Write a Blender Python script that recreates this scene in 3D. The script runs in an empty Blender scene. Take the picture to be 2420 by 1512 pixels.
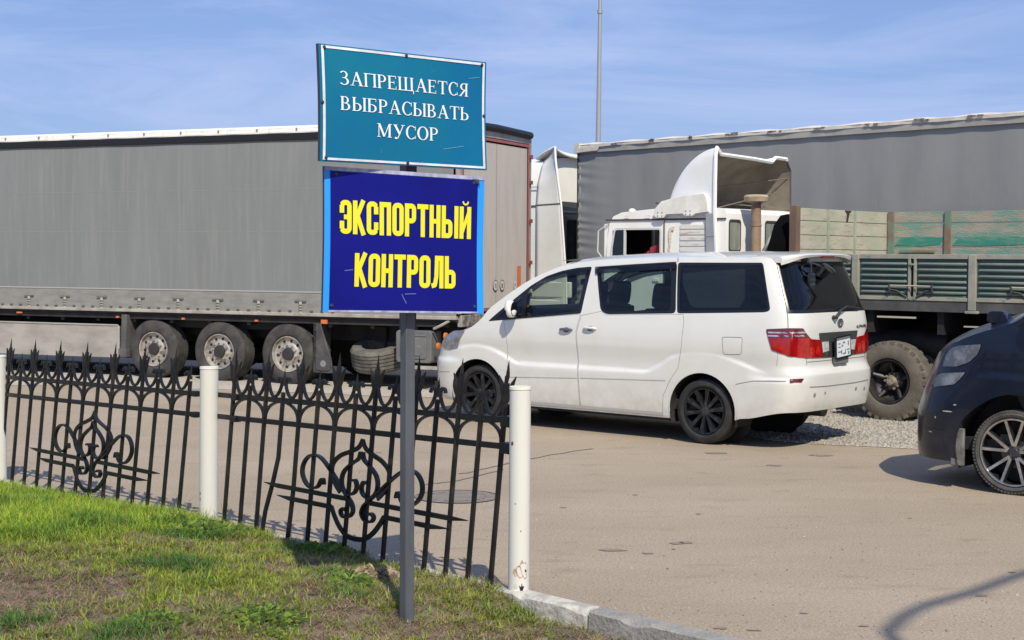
import bpy, bmesh, math, random, bisect
from mathutils import Vector, Matrix, noise as MN
from mathutils.geometry import delaunay_2d_cdt
random.seed(7)
R=math.radians
sc=bpy.context.scene
COL=sc.collection
# ------------------------------------------------------------------ camera
CAMH=1.95; F=3600.; YH=605.; CX,CY=1209.6,756.; ROLL=.006
cam=bpy.data.cameras.new('camera'); camo=bpy.data.objects.new('camera',cam); COL.objects.link(camo)
cam.sensor_width=36; cam.lens=36*F/2419.2; cam.clip_start=.1; cam.clip_end=4000
CM=(Matrix.Rotation(math.pi/2-math.atan((CY-YH)/F),4,'X')@Matrix.Rotation(ROLL,4,'Z'))
camo.matrix_world=Matrix.Translation((0,0,CAMH))@CM
sc.camera=camo
# ------------------------------------------------------------------ sky, sun, exposure
SUNV=Vector((.20,-.92,.95)).normalized()
world=bpy.data.worlds.new('World'); sc.world=world; world.use_nodes=True
wn=world.node_tree.nodes; wl=world.node_tree.links; wn.clear()
wo=wn.new('ShaderNodeOutputWorld'); bg=wn.new('ShaderNodeBackground'); sky=wn.new('ShaderNodeTexSky')
sky.sky_type='NISHITA'; sky.sun_disc=False; sky.sun_elevation=math.asin(SUNV.z); sky.sun_rotation=math.atan2(SUNV.x,SUNV.y)
sky.altitude=700; sky.air_density=1.1; sky.dust_density=.6; sky.ozone_density=2.5
bg.inputs['Strength'].default_value=.070
tc=wn.new('ShaderNodeTexCoord'); mp=wn.new('ShaderNodeMapping'); mp.inputs['Scale'].default_value=(1.5,1.5,9.)
mp.inputs['Rotation'].default_value=(0,R(9),R(20))
nz=wn.new('ShaderNodeTexNoise'); nz.inputs['Scale'].default_value=2.3; nz.inputs['Detail'].default_value=7; nz.inputs['Roughness'].default_value=.62; nz.inputs['Distortion'].default_value=.7
mr=wn.new('ShaderNodeMapRange'); mr.inputs[1].default_value=.42; mr.inputs[2].default_value=.74; mr.inputs[3].default_value=.0; mr.inputs[4].default_value=.75
mx=wn.new('ShaderNodeMixRGB'); mx.inputs[2].default_value=(6.9,8.1,12.0,1)
ev=wn.new('ShaderNodeMixRGB'); ev.inputs[0].default_value=.58; ev.inputs[2].default_value=(3.2,5.15,10.7,1)
tint=wn.new('ShaderNodeMixRGB'); tint.blend_type='MULTIPLY'; tint.inputs[0].default_value=1; tint.inputs[2].default_value=(1.08,1.08,1.22,1)
wl.new(tc.outputs['Generated'],mp.inputs[0]); wl.new(mp.outputs[0],nz.inputs[0]); wl.new(nz.outputs[0],mr.inputs[0])
wl.new(sky.outputs[0],tint.inputs[1]); wl.new(mr.outputs[0],mx.inputs[0]); wl.new(tint.outputs[0],ev.inputs[1]); wl.new(ev.outputs[0],mx.inputs[1]); wl.new(mx.outputs[0],bg.inputs[0]); wl.new(bg.outputs[0],wo.inputs[0])
sl=bpy.data.lights.new('sun','SUN'); sl.energy=4.2; sl.angle=R(.53); sl.color=(1.,.93,.775)
so=bpy.data.objects.new('sun',sl); COL.objects.link(so); so.location=(8,-25,30); so.rotation_euler=SUNV.to_track_quat('Z','Y').to_euler()
vs=sc.view_settings; vs.view_transform='Standard'; vs.look='None'; vs.exposure=.18; vs.gamma=1; vs.use_curve_mapping=False
sc.cycles.max_bounces=8; sc.cycles.transparent_max_bounces=16; sc.cycles.use_denoising=True
# ------------------------------------------------------------------ pixel -> place helpers (photo coordinates, 2419 wide)
def ray(u,v): return (CM.to_3x3()@Vector(((u-CX)/F,-(v-CY)/F,-1)))
def G(u,v,z=0.):
    d=ray(u,v); t=(z-CAMH)/d.z; return Vector((0,0,CAMH))+d*t
def D(u,v,Y):
    d=ray(u,v); return Vector((0,0,CAMH))+d*(Y/d.y)
def PX(p):
    q=CM.to_3x3().transposed()@(Vector(p)-Vector((0,0,CAMH)))
    if q.z>-.05: return (-9e9,-9e9)
    return (CX+F*q.x/-q.z, CY-F*q.y/-q.z)
def sst(a,b,x):
    t=max(0.,min(1.,(x-a)/(b-a))); return t*t*(3-2*t)
# ------------------------------------------------------------------ materials
MATS={}
def M(name,col,rough=.6,metal=0.,col2=None,vs=3.,vr=(.4,.65),stretch=(1,1,1),bump=0.,bs=30.,coat=0.,spec=.5,col3=None,v3=12.,vr3=(.55,.7),s3=(1,1,1),grain=0.,gs=200.,detail=6,alpha=None,bstretch=None,low_tint=None):
    if name in MATS: return MATS[name]
    m=bpy.data.materials.new(name); m.use_nodes=True; nt=m.node_tree; n=nt.nodes; l=nt.links
    b=n['Principled BSDF']; b.inputs['Roughness'].default_value=rough; b.inputs['Metallic'].default_value=metal
    b.inputs['Specular IOR Level'].default_value=spec
    if coat: b.inputs['Coat Weight'].default_value=coat; b.inputs['Coat Roughness'].default_value=.04
    tc=n.new('ShaderNodeTexCoord')
    def nz(scale,st,det=detail):
        mp=n.new('ShaderNodeMapping'); mp.inputs['Scale'].default_value=st; l.new(tc.outputs['Object'],mp.inputs[0])
        x=n.new('ShaderNodeTexNoise'); x.inputs['Scale'].default_value=scale; x.inputs['Detail'].default_value=det; x.inputs['Roughness'].default_value=.6; l.new(mp.outputs[0],x.inputs[0]); return x.outputs[0]
    def mix(fac,a,bc,lo,hi):
        r=n.new('ShaderNodeMapRange'); r.inputs[1].default_value=lo; r.inputs[2].default_value=hi; l.new(fac,r.inputs[0])
        x=n.new('ShaderNodeMixRGB'); l.new(r.outputs[0],x.inputs[0])
        if isinstance(a,tuple): x.inputs[1].default_value=(*a,1)
        else: l.new(a,x.inputs[1])
        x.inputs[2].default_value=(*bc,1); return x.outputs[0]
    cur=tuple(col)
    if col2: cur=mix(nz(vs,stretch),cur,tuple(col2),*vr)
    if col3: cur=mix(nz(v3,s3),cur,tuple(col3),*vr3)
    if grain:
        g=nz(gs,(1,1,1),2); r=n.new('ShaderNodeMapRange'); r.inputs[1].default_value=.3; r.inputs[2].default_value=.7; r.inputs[3].default_value=1-grain; r.inputs[4].default_value=1+grain; l.new(g,r.inputs[0])
        x=n.new('ShaderNodeMixRGB'); x.blend_type='MULTIPLY'; x.inputs[0].default_value=1
        if isinstance(cur,tuple): x.inputs[1].default_value=(*cur,1)
        else: l.new(cur,x.inputs[1])
        l.new(r.outputs[0],x.inputs[2]); cur=x.outputs[0]
    if low_tint:  # patchy tint, strongest low down and fading upward: (z low, z high, colour, amount)
        sp=n.new('ShaderNodeSeparateXYZ'); l.new(tc.outputs['Object'],sp.inputs[0]); rz=n.new('ShaderNodeMapRange'); l.new(sp.outputs[2],rz.inputs[0]); rz.inputs[1].default_value=low_tint[0]; rz.inputs[2].default_value=low_tint[1]; rz.inputs[3].default_value=low_tint[3]; rz.inputs[4].default_value=0
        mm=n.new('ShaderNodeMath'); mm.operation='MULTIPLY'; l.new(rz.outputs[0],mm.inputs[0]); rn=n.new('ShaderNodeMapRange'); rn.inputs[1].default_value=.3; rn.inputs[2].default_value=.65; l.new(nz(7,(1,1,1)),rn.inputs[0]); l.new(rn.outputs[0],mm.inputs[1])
        x=n.new('ShaderNodeMixRGB'); l.new(mm.outputs[0],x.inputs[0]); x.inputs[2].default_value=(*low_tint[2],1)
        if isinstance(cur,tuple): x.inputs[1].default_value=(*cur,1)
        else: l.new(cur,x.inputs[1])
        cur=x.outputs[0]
    if isinstance(cur,tuple): b.inputs['Base Color'].default_value=(*cur,1)
    else: l.new(cur,b.inputs['Base Color'])
    if bump:
        bn=n.new('ShaderNodeBump'); bn.inputs['Strength'].default_value=bump; bn.inputs['Distance'].default_value=.02
        l.new(nz(bs,bstretch or (1,1,1),4),bn.inputs['Height']); l.new(bn.outputs[0],b.inputs['Normal'])
    MATS[name]=m; return m
def glass(name,tint,refl=1.0,rough=.02):
    if name in MATS: return MATS[name]
    m=bpy.data.materials.new(name); m.use_nodes=True; nt=m.node_tree; n=nt.nodes; l=nt.links; n.clear()
    o=n.new('ShaderNodeOutputMaterial'); t=n.new('ShaderNodeBsdfTransparent'); t.inputs[0].default_value=(*tint,1)
    g=n.new('ShaderNodeBsdfGlossy'); g.inputs['Roughness'].default_value=rough; g.inputs[0].default_value=(refl,refl,refl,1)
    fr=n.new('ShaderNodeFresnel'); fr.inputs[0].default_value=1.5
    mx=n.new('ShaderNodeMixShader'); l.new(fr.outputs[0],mx.inputs[0]); l.new(t.outputs[0],mx.inputs[1]); l.new(g.outputs[0],mx.inputs[2]); l.new(mx.outputs[0],o.inputs[0])
    MATS[name]=m; return m
white_paint=M('white_car_paint',(.69,.685,.64),.28,low_tint=(.22,.75,(.42,.37,.29),.55),coat=.8,col2=(.63,.62,.56),vs=2.2,vr=(.45,.8))
navy_paint=M('navy_car_paint',(.0018,.005,.018),.32,coat=.4,spec=.3,low_tint=(.2,.7,(.10,.09,.075),.30),col2=(.004,.008,.02),vs=3.,col3=(.03,.03,.03),v3=8,vr3=(.66,.9))
black_trim=M('black_trim',(.008,.009,.012),.28)
black_plastic=M('black_plastic',(.02,.021,.023),.6,col2=(.045,.042,.04),vs=6)
seam_dark=M('seam_dark',(.20,.20,.19),.8)
chassis_black=M('chassis_black',(.012,.012,.014),.75,col2=(.03,.027,.024),vs=4)
rubber=M('tyre_rubber',(.035,.034,.033),.85,col2=(.085,.078,.068),vs=5,vr=(.4,.75),bump=.3,bs=60)
rubber_dusty=M('dusty_tyre_rubber',(.10,.088,.072),.9,col2=(.19,.165,.13),vs=4,vr=(.35,.75),bump=.4,bs=50)
rubber_car=M('car_tyre_rubber',(.018,.018,.019),.8,col2=(.05,.046,.04),vs=6,vr=(.45,.8),bump=.3,bs=80)
chrome=M('chrome',(.75,.76,.78),.12,1.)
dark_chrome=M('dark_chrome',(.25,.27,.29),.22,.9)
g_clear=glass('clear_glass',(.66,.72,.68)); g_tint=glass('tinted_glass',(.50,.60,.55)); g_dark=glass('privacy_glass',(.035,.045,.06)); g_visor=glass('smoked_visor',(.12,.14,.17))
g_rear=glass('rear_privacy_glass',(.03,.04,.055))
# ------------------------------------------------------------------ object helpers
def empty(name,label,cat,loc,rz=0.,group=None):
    o=bpy.data.objects.new(name,None); COL.objects.link(o); o.location=loc; o.rotation_euler=(0,0,rz); o.empty_display_size=.3
    o['label']=label; o['category']=cat
    if group: o['group']=group
    return o
def tag(o,label=None,cat=None,group=None,kind=None):
    if label: o['label']=label
    if cat: o['category']=cat
    if group: o['group']=group
    if kind: o['kind']=kind
    return o
class MB:
    def __init__(s): s.v=[];s.f=[];s.m=[]
    def add(s,vs,fs,m=0):
        o=len(s.v); s.v+= [tuple(p) for p in vs]; s.f+=[tuple(i+o for i in f) for f in fs]; s.m+=[m]*len(fs); return s
    def box(s,x0,x1,y0,y1,z0,z1,m=0,mat=None):
        vs=[(x,y,z) for x in(x0,x1) for y in(y0,y1) for z in(z0,z1)]
        if mat is not None: vs=[mat@Vector(p) for p in vs]
        return s.add(vs,[(0,1,3,2),(4,6,7,5),(0,4,5,1),(2,3,7,6),(0,2,6,4),(1,5,7,3)],m)
    def rbox(s,x0,x1,y0,y1,z0,z1,r=.02,m=0,ax='y',mat=None):  # box with its 4 edges along ax rounded
        pts=[]
        a0,a1,b0,b1={'y':(x0,x1,z0,z1),'x':(y0,y1,z0,z1),'z':(x0,x1,y0,y1)}[ax]
        for cx,cy,t0 in((a1-r,b1-r,0),(a0+r,b1-r,90),(a0+r,b0+r,180),(a1-r,b0+r,270)):
            for k in range(4):
                t=R(t0+30*k); pts.append((cx+r*math.cos(t),cy+r*math.sin(t)))
        c0,c1={'y':(y0,y1),'x':(x0,x1),'z':(z0,z1)}[ax]
        return s.prism(pts,c0,c1,ax,m,mat)
    def prism(s,pts,c0,c1,ax='y',m=0,mat=None):
        n=len(pts)
        def P(a,b,c): return {'y':(a,c,b),'x':(c,a,b),'z':(a,b,c)}[ax]
        vs=[P(a,b,c0) for a,b in pts]+[P(a,b,c1) for a,b in pts]
        if mat is not None: vs=[mat@Vector(p) for p in vs]
        area=sum(pts[i][0]*pts[(i+1)%n][1]-pts[(i+1)%n][0]*pts[i][1] for i in range(n))
        flip=(area>0)^(ax=='y')^(c1<c0)
        fs=[(i,(i+1)%n,(i+1)%n+n,i+n) for i in range(n)]+[tuple(range(n-1,-1,-1)),tuple(range(n,2*n))]
        if not flip: fs=[tuple(reversed(f)) for f in fs]
        return s.add(vs,fs,m)
    def tube(s,pts,r,n=8,m=0,caps=True,sq=None):  # swept circle, or rectangle when sq=(w,h)
        pts=[Vector(p) for p in pts]; k=len(pts); rs=r if isinstance(r,(list,tuple)) else [r]*k
        up=None; vs=[]
        for i in range(k):
            t=(pts[min(i+1,k-1)]-pts[max(i-1,0)]).normalized()
            if up is None:
                ref=Vector((0,0,1)) if abs(t.z)<.9 else Vector((0,1,0)); up=(ref-t*ref.dot(t)).normalized()
            else: up=(up-t*up.dot(t)).normalized()
            sd=t.cross(up)
            if sq: ring=[(-sq[0]/2,-sq[1]/2),(sq[0]/2,-sq[1]/2),(sq[0]/2,sq[1]/2),(-sq[0]/2,sq[1]/2)]; ring=[(a*rs[i],b*rs[i]) for a,b in ring]
            else: ring=[(rs[i]*math.cos(2*math.pi*j/n),rs[i]*math.sin(2*math.pi*j/n)) for j in range(n)]
            vs+=[pts[i]+sd*a+up*b for a,b in ring]
        q=4 if sq else n; fs=[]
        for i in range(k-1):
            for j in range(q): fs.append((i*q+j,i*q+(j+1)%q,(i+1)*q+(j+1)%q,(i+1)*q+j))
        if caps: fs.append(tuple(range(q-1,-1,-1))); fs.append(tuple((k-1)*q+j for j in range(q)))
        return s.add(vs,fs,m)
    def lathe(s,prof,c,ax='y',n=40,m=0,a0=0.,a1=360.):  # prof: (offset along axis, radius)
        full=abs(a1-a0)>=359.9; nn=n if full else n+1; vs=[]
        for (h,r) in prof:
            for j in range(nn):
                t=R(a0+(a1-a0)*j/n); a,b=r*math.cos(t),r*math.sin(t)
                vs.append({'y':(c[0]+a,c[1]+h,c[2]+b),'z':(c[0]+a,c[1]+b,c[2]+h),'x':(c[0]+h,c[1]+a,c[2]+b)}[ax])
        fs=[]
        for i in range(len(prof)-1):
            for j in range(n if full else n):
                k=(j+1)%nn if full else j+1
                q=(i*nn+j,i*nn+k,(i+1)*nn+k,(i+1)*nn+j); fs.append(q if ax!='y' else tuple(reversed(q)))
        return s.add(vs,fs,m)
    def disc(s,c,r,ax='y',n=20,m=0,flip=False,ry=None):
        ry=ry or r; vs=[]
        for j in range(n):
            a,b=r*math.cos(2*math.pi*j/n),ry*math.sin(2*math.pi*j/n); vs.append({'y':(c[0]+a,c[1],c[2]+b),'z':(c[0]+a,c[1]+b,c[2]),'x':(c[0],c[1]+a,c[2]+b)}[ax])
        f=tuple(range(n)); return s.add(vs,[f if not flip else tuple(reversed(f))],m)
    def grid(s,fn,nu,nv,m=0,flip=False):
        vs=[fn(i/nu,j/nv) for i in range(nu+1) for j in range(nv+1)]; fs=[]
        for i in range(nu):
            for j in range(nv):
                a=i*(nv+1)+j; q=(a,a+1,a+nv+2,a+nv+1); fs.append(tuple(reversed(q)) if flip else q)
        return s.add(vs,fs,m)
    def build(s,name,mats,parent=None,smooth=True,angle=35,bevel=0.,solid=0.,loc=None,rz=None):
        me=bpy.data.meshes.new(name); me.from_pydata(s.v,[],s.f)
        for mt in (mats if isinstance(mats,(list,tuple)) else [mats]): me.materials.append(mt)
        if len(me.polygons)==len(s.m): me.polygons.foreach_set('material_index',s.m)
        me.polygons.foreach_set('use_smooth',[smooth]*len(me.polygons))
        if smooth: me.set_sharp_from_angle(angle=R(angle))
        me.update()
        o=bpy.data.objects.new(name,me); COL.objects.link(o)
        if parent: o.parent=parent
        if loc is not None: o.location=loc
        if rz is not None: o.rotation_euler=(0,0,rz)
        if solid:
            md=o.modifiers.new('s','SOLIDIFY'); md.thickness=solid; md.offset=0
        if bevel:
            md=o.modifiers.new('b','BEVEL'); md.width=bevel; md.segments=2; md.limit_method='ANGLE'; md.angle_limit=R(40); md.harden_normals=False
        return o
def pip(p,poly):
    x,y=p; c=False; j=len(poly)-1
    for i in range(len(poly)):
        xi,yi=poly[i]; xj,yj=poly[j]
        if (yi>y)!=(yj>y) and x<(xj-xi)*(y-yi)/(yj-yi)+xi: c=not c
        j=i
    return c
def split_build(mb,name,mats,parent=None,**k):
    par=list(range(len(mb.v)))
    def fd(a):
        while par[a]!=a: par[a]=par[par[a]]; a=par[a]
        return a
    for f in mb.f:
        for i in f[1:]: par[fd(i)]=fd(f[0])
    gr={}
    for fi,f in enumerate(mb.f): gr.setdefault(fd(f[0]),[]).append(fi)
    out=[]
    for g in gr.values():
        m=MB(); ids={}
        for fi in g:
            for i in mb.f[fi]:
                if i not in ids: ids[i]=len(m.v); m.v.append(mb.v[i])
            m.f.append(tuple(ids[i] for i in mb.f[fi])); m.m.append(mb.m[fi])
        out.append(m.build(name,mats,parent,**k))
    return out
def fill(outers,holes=(),extra=()):  # 2-D triangulation of the union of polygons minus holes, with extra points inside
    vs=[];ed=[]
    for P_ in list(outers)+list(holes):
        o=len(vs); n=len(P_); vs+=[Vector(p) for p in P_]; ed+=[(o+i,o+(i+1)%n) for i in range(n)]
    vs+=[Vector(p) for p in extra]
    V,E_,Fc,_,_,_=delaunay_2d_cdt(vs,ed,[],0,1e-5)
    bb=[(min(p[0] for p in q),max(p[0] for p in q),min(p[1] for p in q),max(p[1] for p in q)) for q in outers]
    out=[]
    for f in Fc:
        c=sum((V[i] for i in f),Vector((0,0)))/len(f)
        ok=any(b[0]<=c.x<=b[1] and b[2]<=c.y<=b[3] and pip(c,q) for b,q in zip(bb,outers))
        if ok and not any(pip(c,h) for h in holes):
            a,b,d=[V[i] for i in f[:3]]
            out.append(tuple(f) if (b-a).cross(d-a)>0 else tuple(reversed(f)))
    used=sorted(set(i for f in out for i in f)); ix={a:b for b,a in enumerate(used)}
    return [(V[i].x,V[i].y) for i in used],[tuple(ix[i] for i in f) for f in out]
def smooth_path(pts,n=6,closed=False):
    out=[];k=len(pts); rng=range(k if closed else k-1)
    for i in rng:
        g=lambda j: pts[j%k] if closed else pts[max(0,min(k-1,j))]
        p0,p1,p2,p3=g(i-1),g(i),g(i+1),g(i+2)
        for t in range(n):
            t/=n; out.append(tuple(.5*((2*b)+(-a+c)*t+(2*a-5*b+4*c-d)*t*t+(-a+3*b-3*c+d)*t**3) for a,b,c,d in zip(p0,p1,p2,p3)))
    if not closed: out.append(tuple(pts[-1]))
    return out
def lerpf(pts):
    xs=[p[0] for p in pts]; ys=[p[1] for p in pts]; n=len(xs)
    ms=[0]*n
    for i in range(1,n-1):
        a=(ys[i]-ys[i-1])/(xs[i]-xs[i-1]); b=(ys[i+1]-ys[i])/(xs[i+1]-xs[i])
        ms[i]=0 if a*b<=0 else 2*a*b/(a+b)
    ms[0]=(ys[1]-ys[0])/(xs[1]-xs[0]); ms[-1]=(ys[-1]-ys[-2])/(xs[-1]-xs[-2])
    def f(x):
        if x<=xs[0]: return ys[0]
        if x>=xs[-1]: return ys[-1]
        lo=0
        while xs[lo+1]<x: lo+=1
        h=xs[lo+1]-xs[lo]; t=(x-xs[lo])/h
        return (ys[lo]*(1+2*t)*(1-t)**2+ms[lo]*h*t*(1-t)**2+ys[lo+1]*t*t*(3-2*t)+ms[lo+1]*h*t*t*(t-1))
    return f
class Shell:
    def __init__(s,W,dr,df,ze,bl,fc=(-.30,.66,2.6),rc=(3.65,.58,5.4),hw=.9):
        s.W=lerpf(W);s.dr=lerpf(dr);s.df=lerpf(df);s.ze=lerpf(ze);s.bl=lerpf(bl);s.hw=hw
        pts=[];N=120
        for i in range(N+1):
            th=math.pi/2*i/N
            pts.append((fc[0]-fc[1]*abs(math.cos(th))**(2/fc[2]),-hw*abs(math.sin(th))**(2/fc[2])))
        for i in range(1,60): pts.append((fc[0]+(rc[0]-fc[0])*i/60,-hw))
        for i in range(N+1):
            th=math.pi/2*(1-i/N)
            pts.append((rc[0]+rc[1]*abs(math.cos(th))**(2/rc[2]),-hw*abs(math.sin(th))**(2/rc[2])))
        s.p=pts; s.u=[0.]
        for a,b in zip(pts,pts[1:]): s.u.append(s.u[-1]+math.dist(a,b))
        s.L=s.u[-1]
    def base(s,u):
        u=max(0,min(s.L,u)); i=min(len(s.u)-2,max(0,bisect.bisect_right(s.u,u)-1))
        d=s.u[i+1]-s.u[i]; t=(u-s.u[i])/d if d>1e-9 else 0
        a,b=s.p[i],s.p[i+1]; return a[0]+(b[0]-a[0])*t,a[1]+(b[1]-a[1])*t
    def uofx(s,x0):  # u on the side for reference x
        for i in range(len(s.p)-1):
            a,b=s.p[i],s.p[i+1]
            if a[0]<=x0<b[0] : return s.u[i]+(s.u[i+1]-s.u[i])*(x0-a[0])/(b[0]-a[0])
        return s.L if x0>0 else 0.
    def P(s,u,z,off=0.):
        if u>s.L:
            q=s.P(2*s.L-u,z,off); return (q[0],-q[1],q[2])
        if off:
            n=s.N(u,z); q=s.P(u,z); return (q[0]+n[0]*off,q[1]+n[1]*off,q[2]+n[2]*off)
        x0,y0=s.base(u)
        w=s.W(z)
        if -.45<x0<3.95: # flared belt above the wheel curves
            zc=s.bl(x0); 
            k=(1-sst(zc-.022,zc+.028,z))*sst(.62,.70,z)*sst(-.5,-.2,x0)*(1-sst(3.6,3.9,x0)); w=w*(1-k)+max(w,.910)*k
        rho=sst(3.3,4.15,x0)
        phi=1-sst(-.5,.25,x0)
        return (x0-rho*s.dr(z)+phi*s.df(z), y0*w/s.hw, z)
    def N(s,u,z):
        if u>s.L:
            n=s.N(2*s.L-u,z); return [n[0],-n[1],n[2]]
        e=.006
        u0,u1=max(0,u-e),min(s.L,u+e)
        a=s.P(u0,z);b=s.P(u1,z);c=s.P(u,z-e);d=s.P(u,z+e)
        t1=[b[i]-a[i] for i in range(3)];t2=[d[i]-c[i] for i in range(3)]
        n=[t1[1]*t2[2]-t1[2]*t2[1],t1[2]*t2[0]-t1[0]*t2[2],t1[0]*t2[1]-t1[1]*t2[0]]
        if abs(s.base(u)[1])<.003: n[1]=0.
        l=math.sqrt(sum(k*k for k in n)) or 1
        return [k/l for k in n]
def roundp(pts,r,n=3):
    out=[];k=len(pts)
    for i in range(k):
        p=Vector(pts[i]);a=Vector(pts[i-1]);b=Vector(pts[(i+1)%k])
        da=(a-p);db=(b-p);ra=min(r,da.length*.45);rb=min(r,db.length*.45)
        p0=p+da.normalized()*ra;p1=p+db.normalized()*rb
        for j in range(n+1):
            t=j/n; q=p0*(1-t)**2+p*2*t*(1-t)+p1*t*t; out.append((q.x,q.y))
    return out
def dens(poly,step=.08,closed=True):
    out=[];k=len(poly)
    for i in range(k if closed else k-1):
        a=Vector(poly[i]);b=Vector(poly[(i+1)%k]); n=max(1,int((b-a).length/step))
        for j in range(n): q=a.lerp(b,j/n); out.append((q.x,q.y))
    if not closed: out.append(tuple(poly[-1]))
    return out
def inset(poly,d):
    k=len(poly);out=[]; A=sum(poly[i][0]*poly[(i+1)%k][1]-poly[(i+1)%k][0]*poly[i][1] for i in range(k)); sg=1 if A>0 else -1
    for i in range(k):
        p=Vector(poly[i]);a=(p-Vector(poly[i-1])).normalized();b=(Vector(poly[(i+1)%k])-p).normalized()
        n1=Vector((-a.y,a.x))*sg;n2=Vector((-b.y,b.x))*sg; n=(n1+n2); l=max(n.length,.3); n=n/l
        q=p+n*d/max(.5,n.dot(n1)); out.append((q.x,q.y))
    return out
def patch(S,poly,name,mats,parent,off=0.,holes=(),step=.05,side=(1,),extra=None,multi=False,matfn=None):
    polys=[dens(q) for q in (poly if multi else [poly])]
    u0=min(p[0] for q in polys for p in q);u1=max(p[0] for q in polys for p in q);z0=min(p[1] for q in polys for p in q);z1=max(p[1] for q in polys for p in q)
    pts=[];i=0
    hs=[dens(h) for h in holes]
    nu=int((u1-u0)/step)+1; nv=int((z1-z0)/step)+1
    for i in range(1,nu):
        for j in range(1,nv):
            p=(u0+(u1-u0)*i/nu,z0+(z1-z0)*j/nv)
            if any(pip(p,q) for q in polys) and not any(pip(p,h) for h in hs): pts.append(p)
    if z0<.7 and z1>.7 and u1-u0>.5 and step<.1:
        U=u0
        while U<u1:
            zc=S.bl(S.base(U)[0])
            for dz_ in(-.035,-.018,0,.018,.04):
                p=(U,zc+dz_)
                if any(pip(p,q) for q in polys) and not any(pip(p,h) for h in hs): pts.append(p)
            U+=.03
    if extra: pts+=extra
    V,Fc=fill(polys,hs,pts)
    me_v=[];me_n=[];me_f=[];mm=[]
    for sd in side:
        o=len(me_v)
        for u,z in V:
            p=S.P(u,z,off); n=S.N(u,z)
            me_v.append((p[0],p[1]*sd,p[2])); me_n.append((n[0],n[1]*sd,n[2]))
        for f in Fc:
            me_f.append(tuple(k+o for k in (f if sd>0 else reversed(f))))
            if matfn:
                c=(sum(V[k][0] for k in f)/len(f),sum(V[k][1] for k in f)/len(f)); mm.append(matfn(*c))
            else: mm.append(0)
    me=bpy.data.meshes.new(name); me.from_pydata(me_v,[],me_f)
    for mt in (mats if isinstance(mats,(list,tuple)) else [mats]): me.materials.append(mt)
    if len(me.polygons)==len(mm): me.polygons.foreach_set('material_index',mm)
    me.polygons.foreach_set('use_smooth',[True]*len(me.polygons))
    me.normals_split_custom_set_from_vertices(me_n)
    o=bpy.data.objects.new(name,me); COL.objects.link(o); o.parent=parent
    return o
def ribbon(mb,S,pts,w=.008,off=.0015,sd=1,m=0):
    pts=dens(pts,.05,False); vs=[];k=len(pts)
    for i in range(k):
        a=Vector(pts[max(0,i-1)]);b=Vector(pts[min(k-1,i+1)]);t=(b-a).normalized();n=Vector((-t.y,t.x))*w/2
        for q in (Vector(pts[i])-n,Vector(pts[i])+n):
            p=S.P(q.x,q.y,off); vs.append((p[0],p[1]*sd,p[2]))
    fs=[(2*i,2*i+2,2*i+3,2*i+1) for i in range(k-1)]
    if sd<0: fs=[tuple(reversed(f)) for f in fs]
    mb.add(vs,fs,m)
def circ(cx,cy,r,n=28,ry=None): return [(cx+r*math.cos(2*math.pi*i/n),cy+(ry or r)*math.sin(2*math.pi*i/n)) for i in range(n)]
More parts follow.
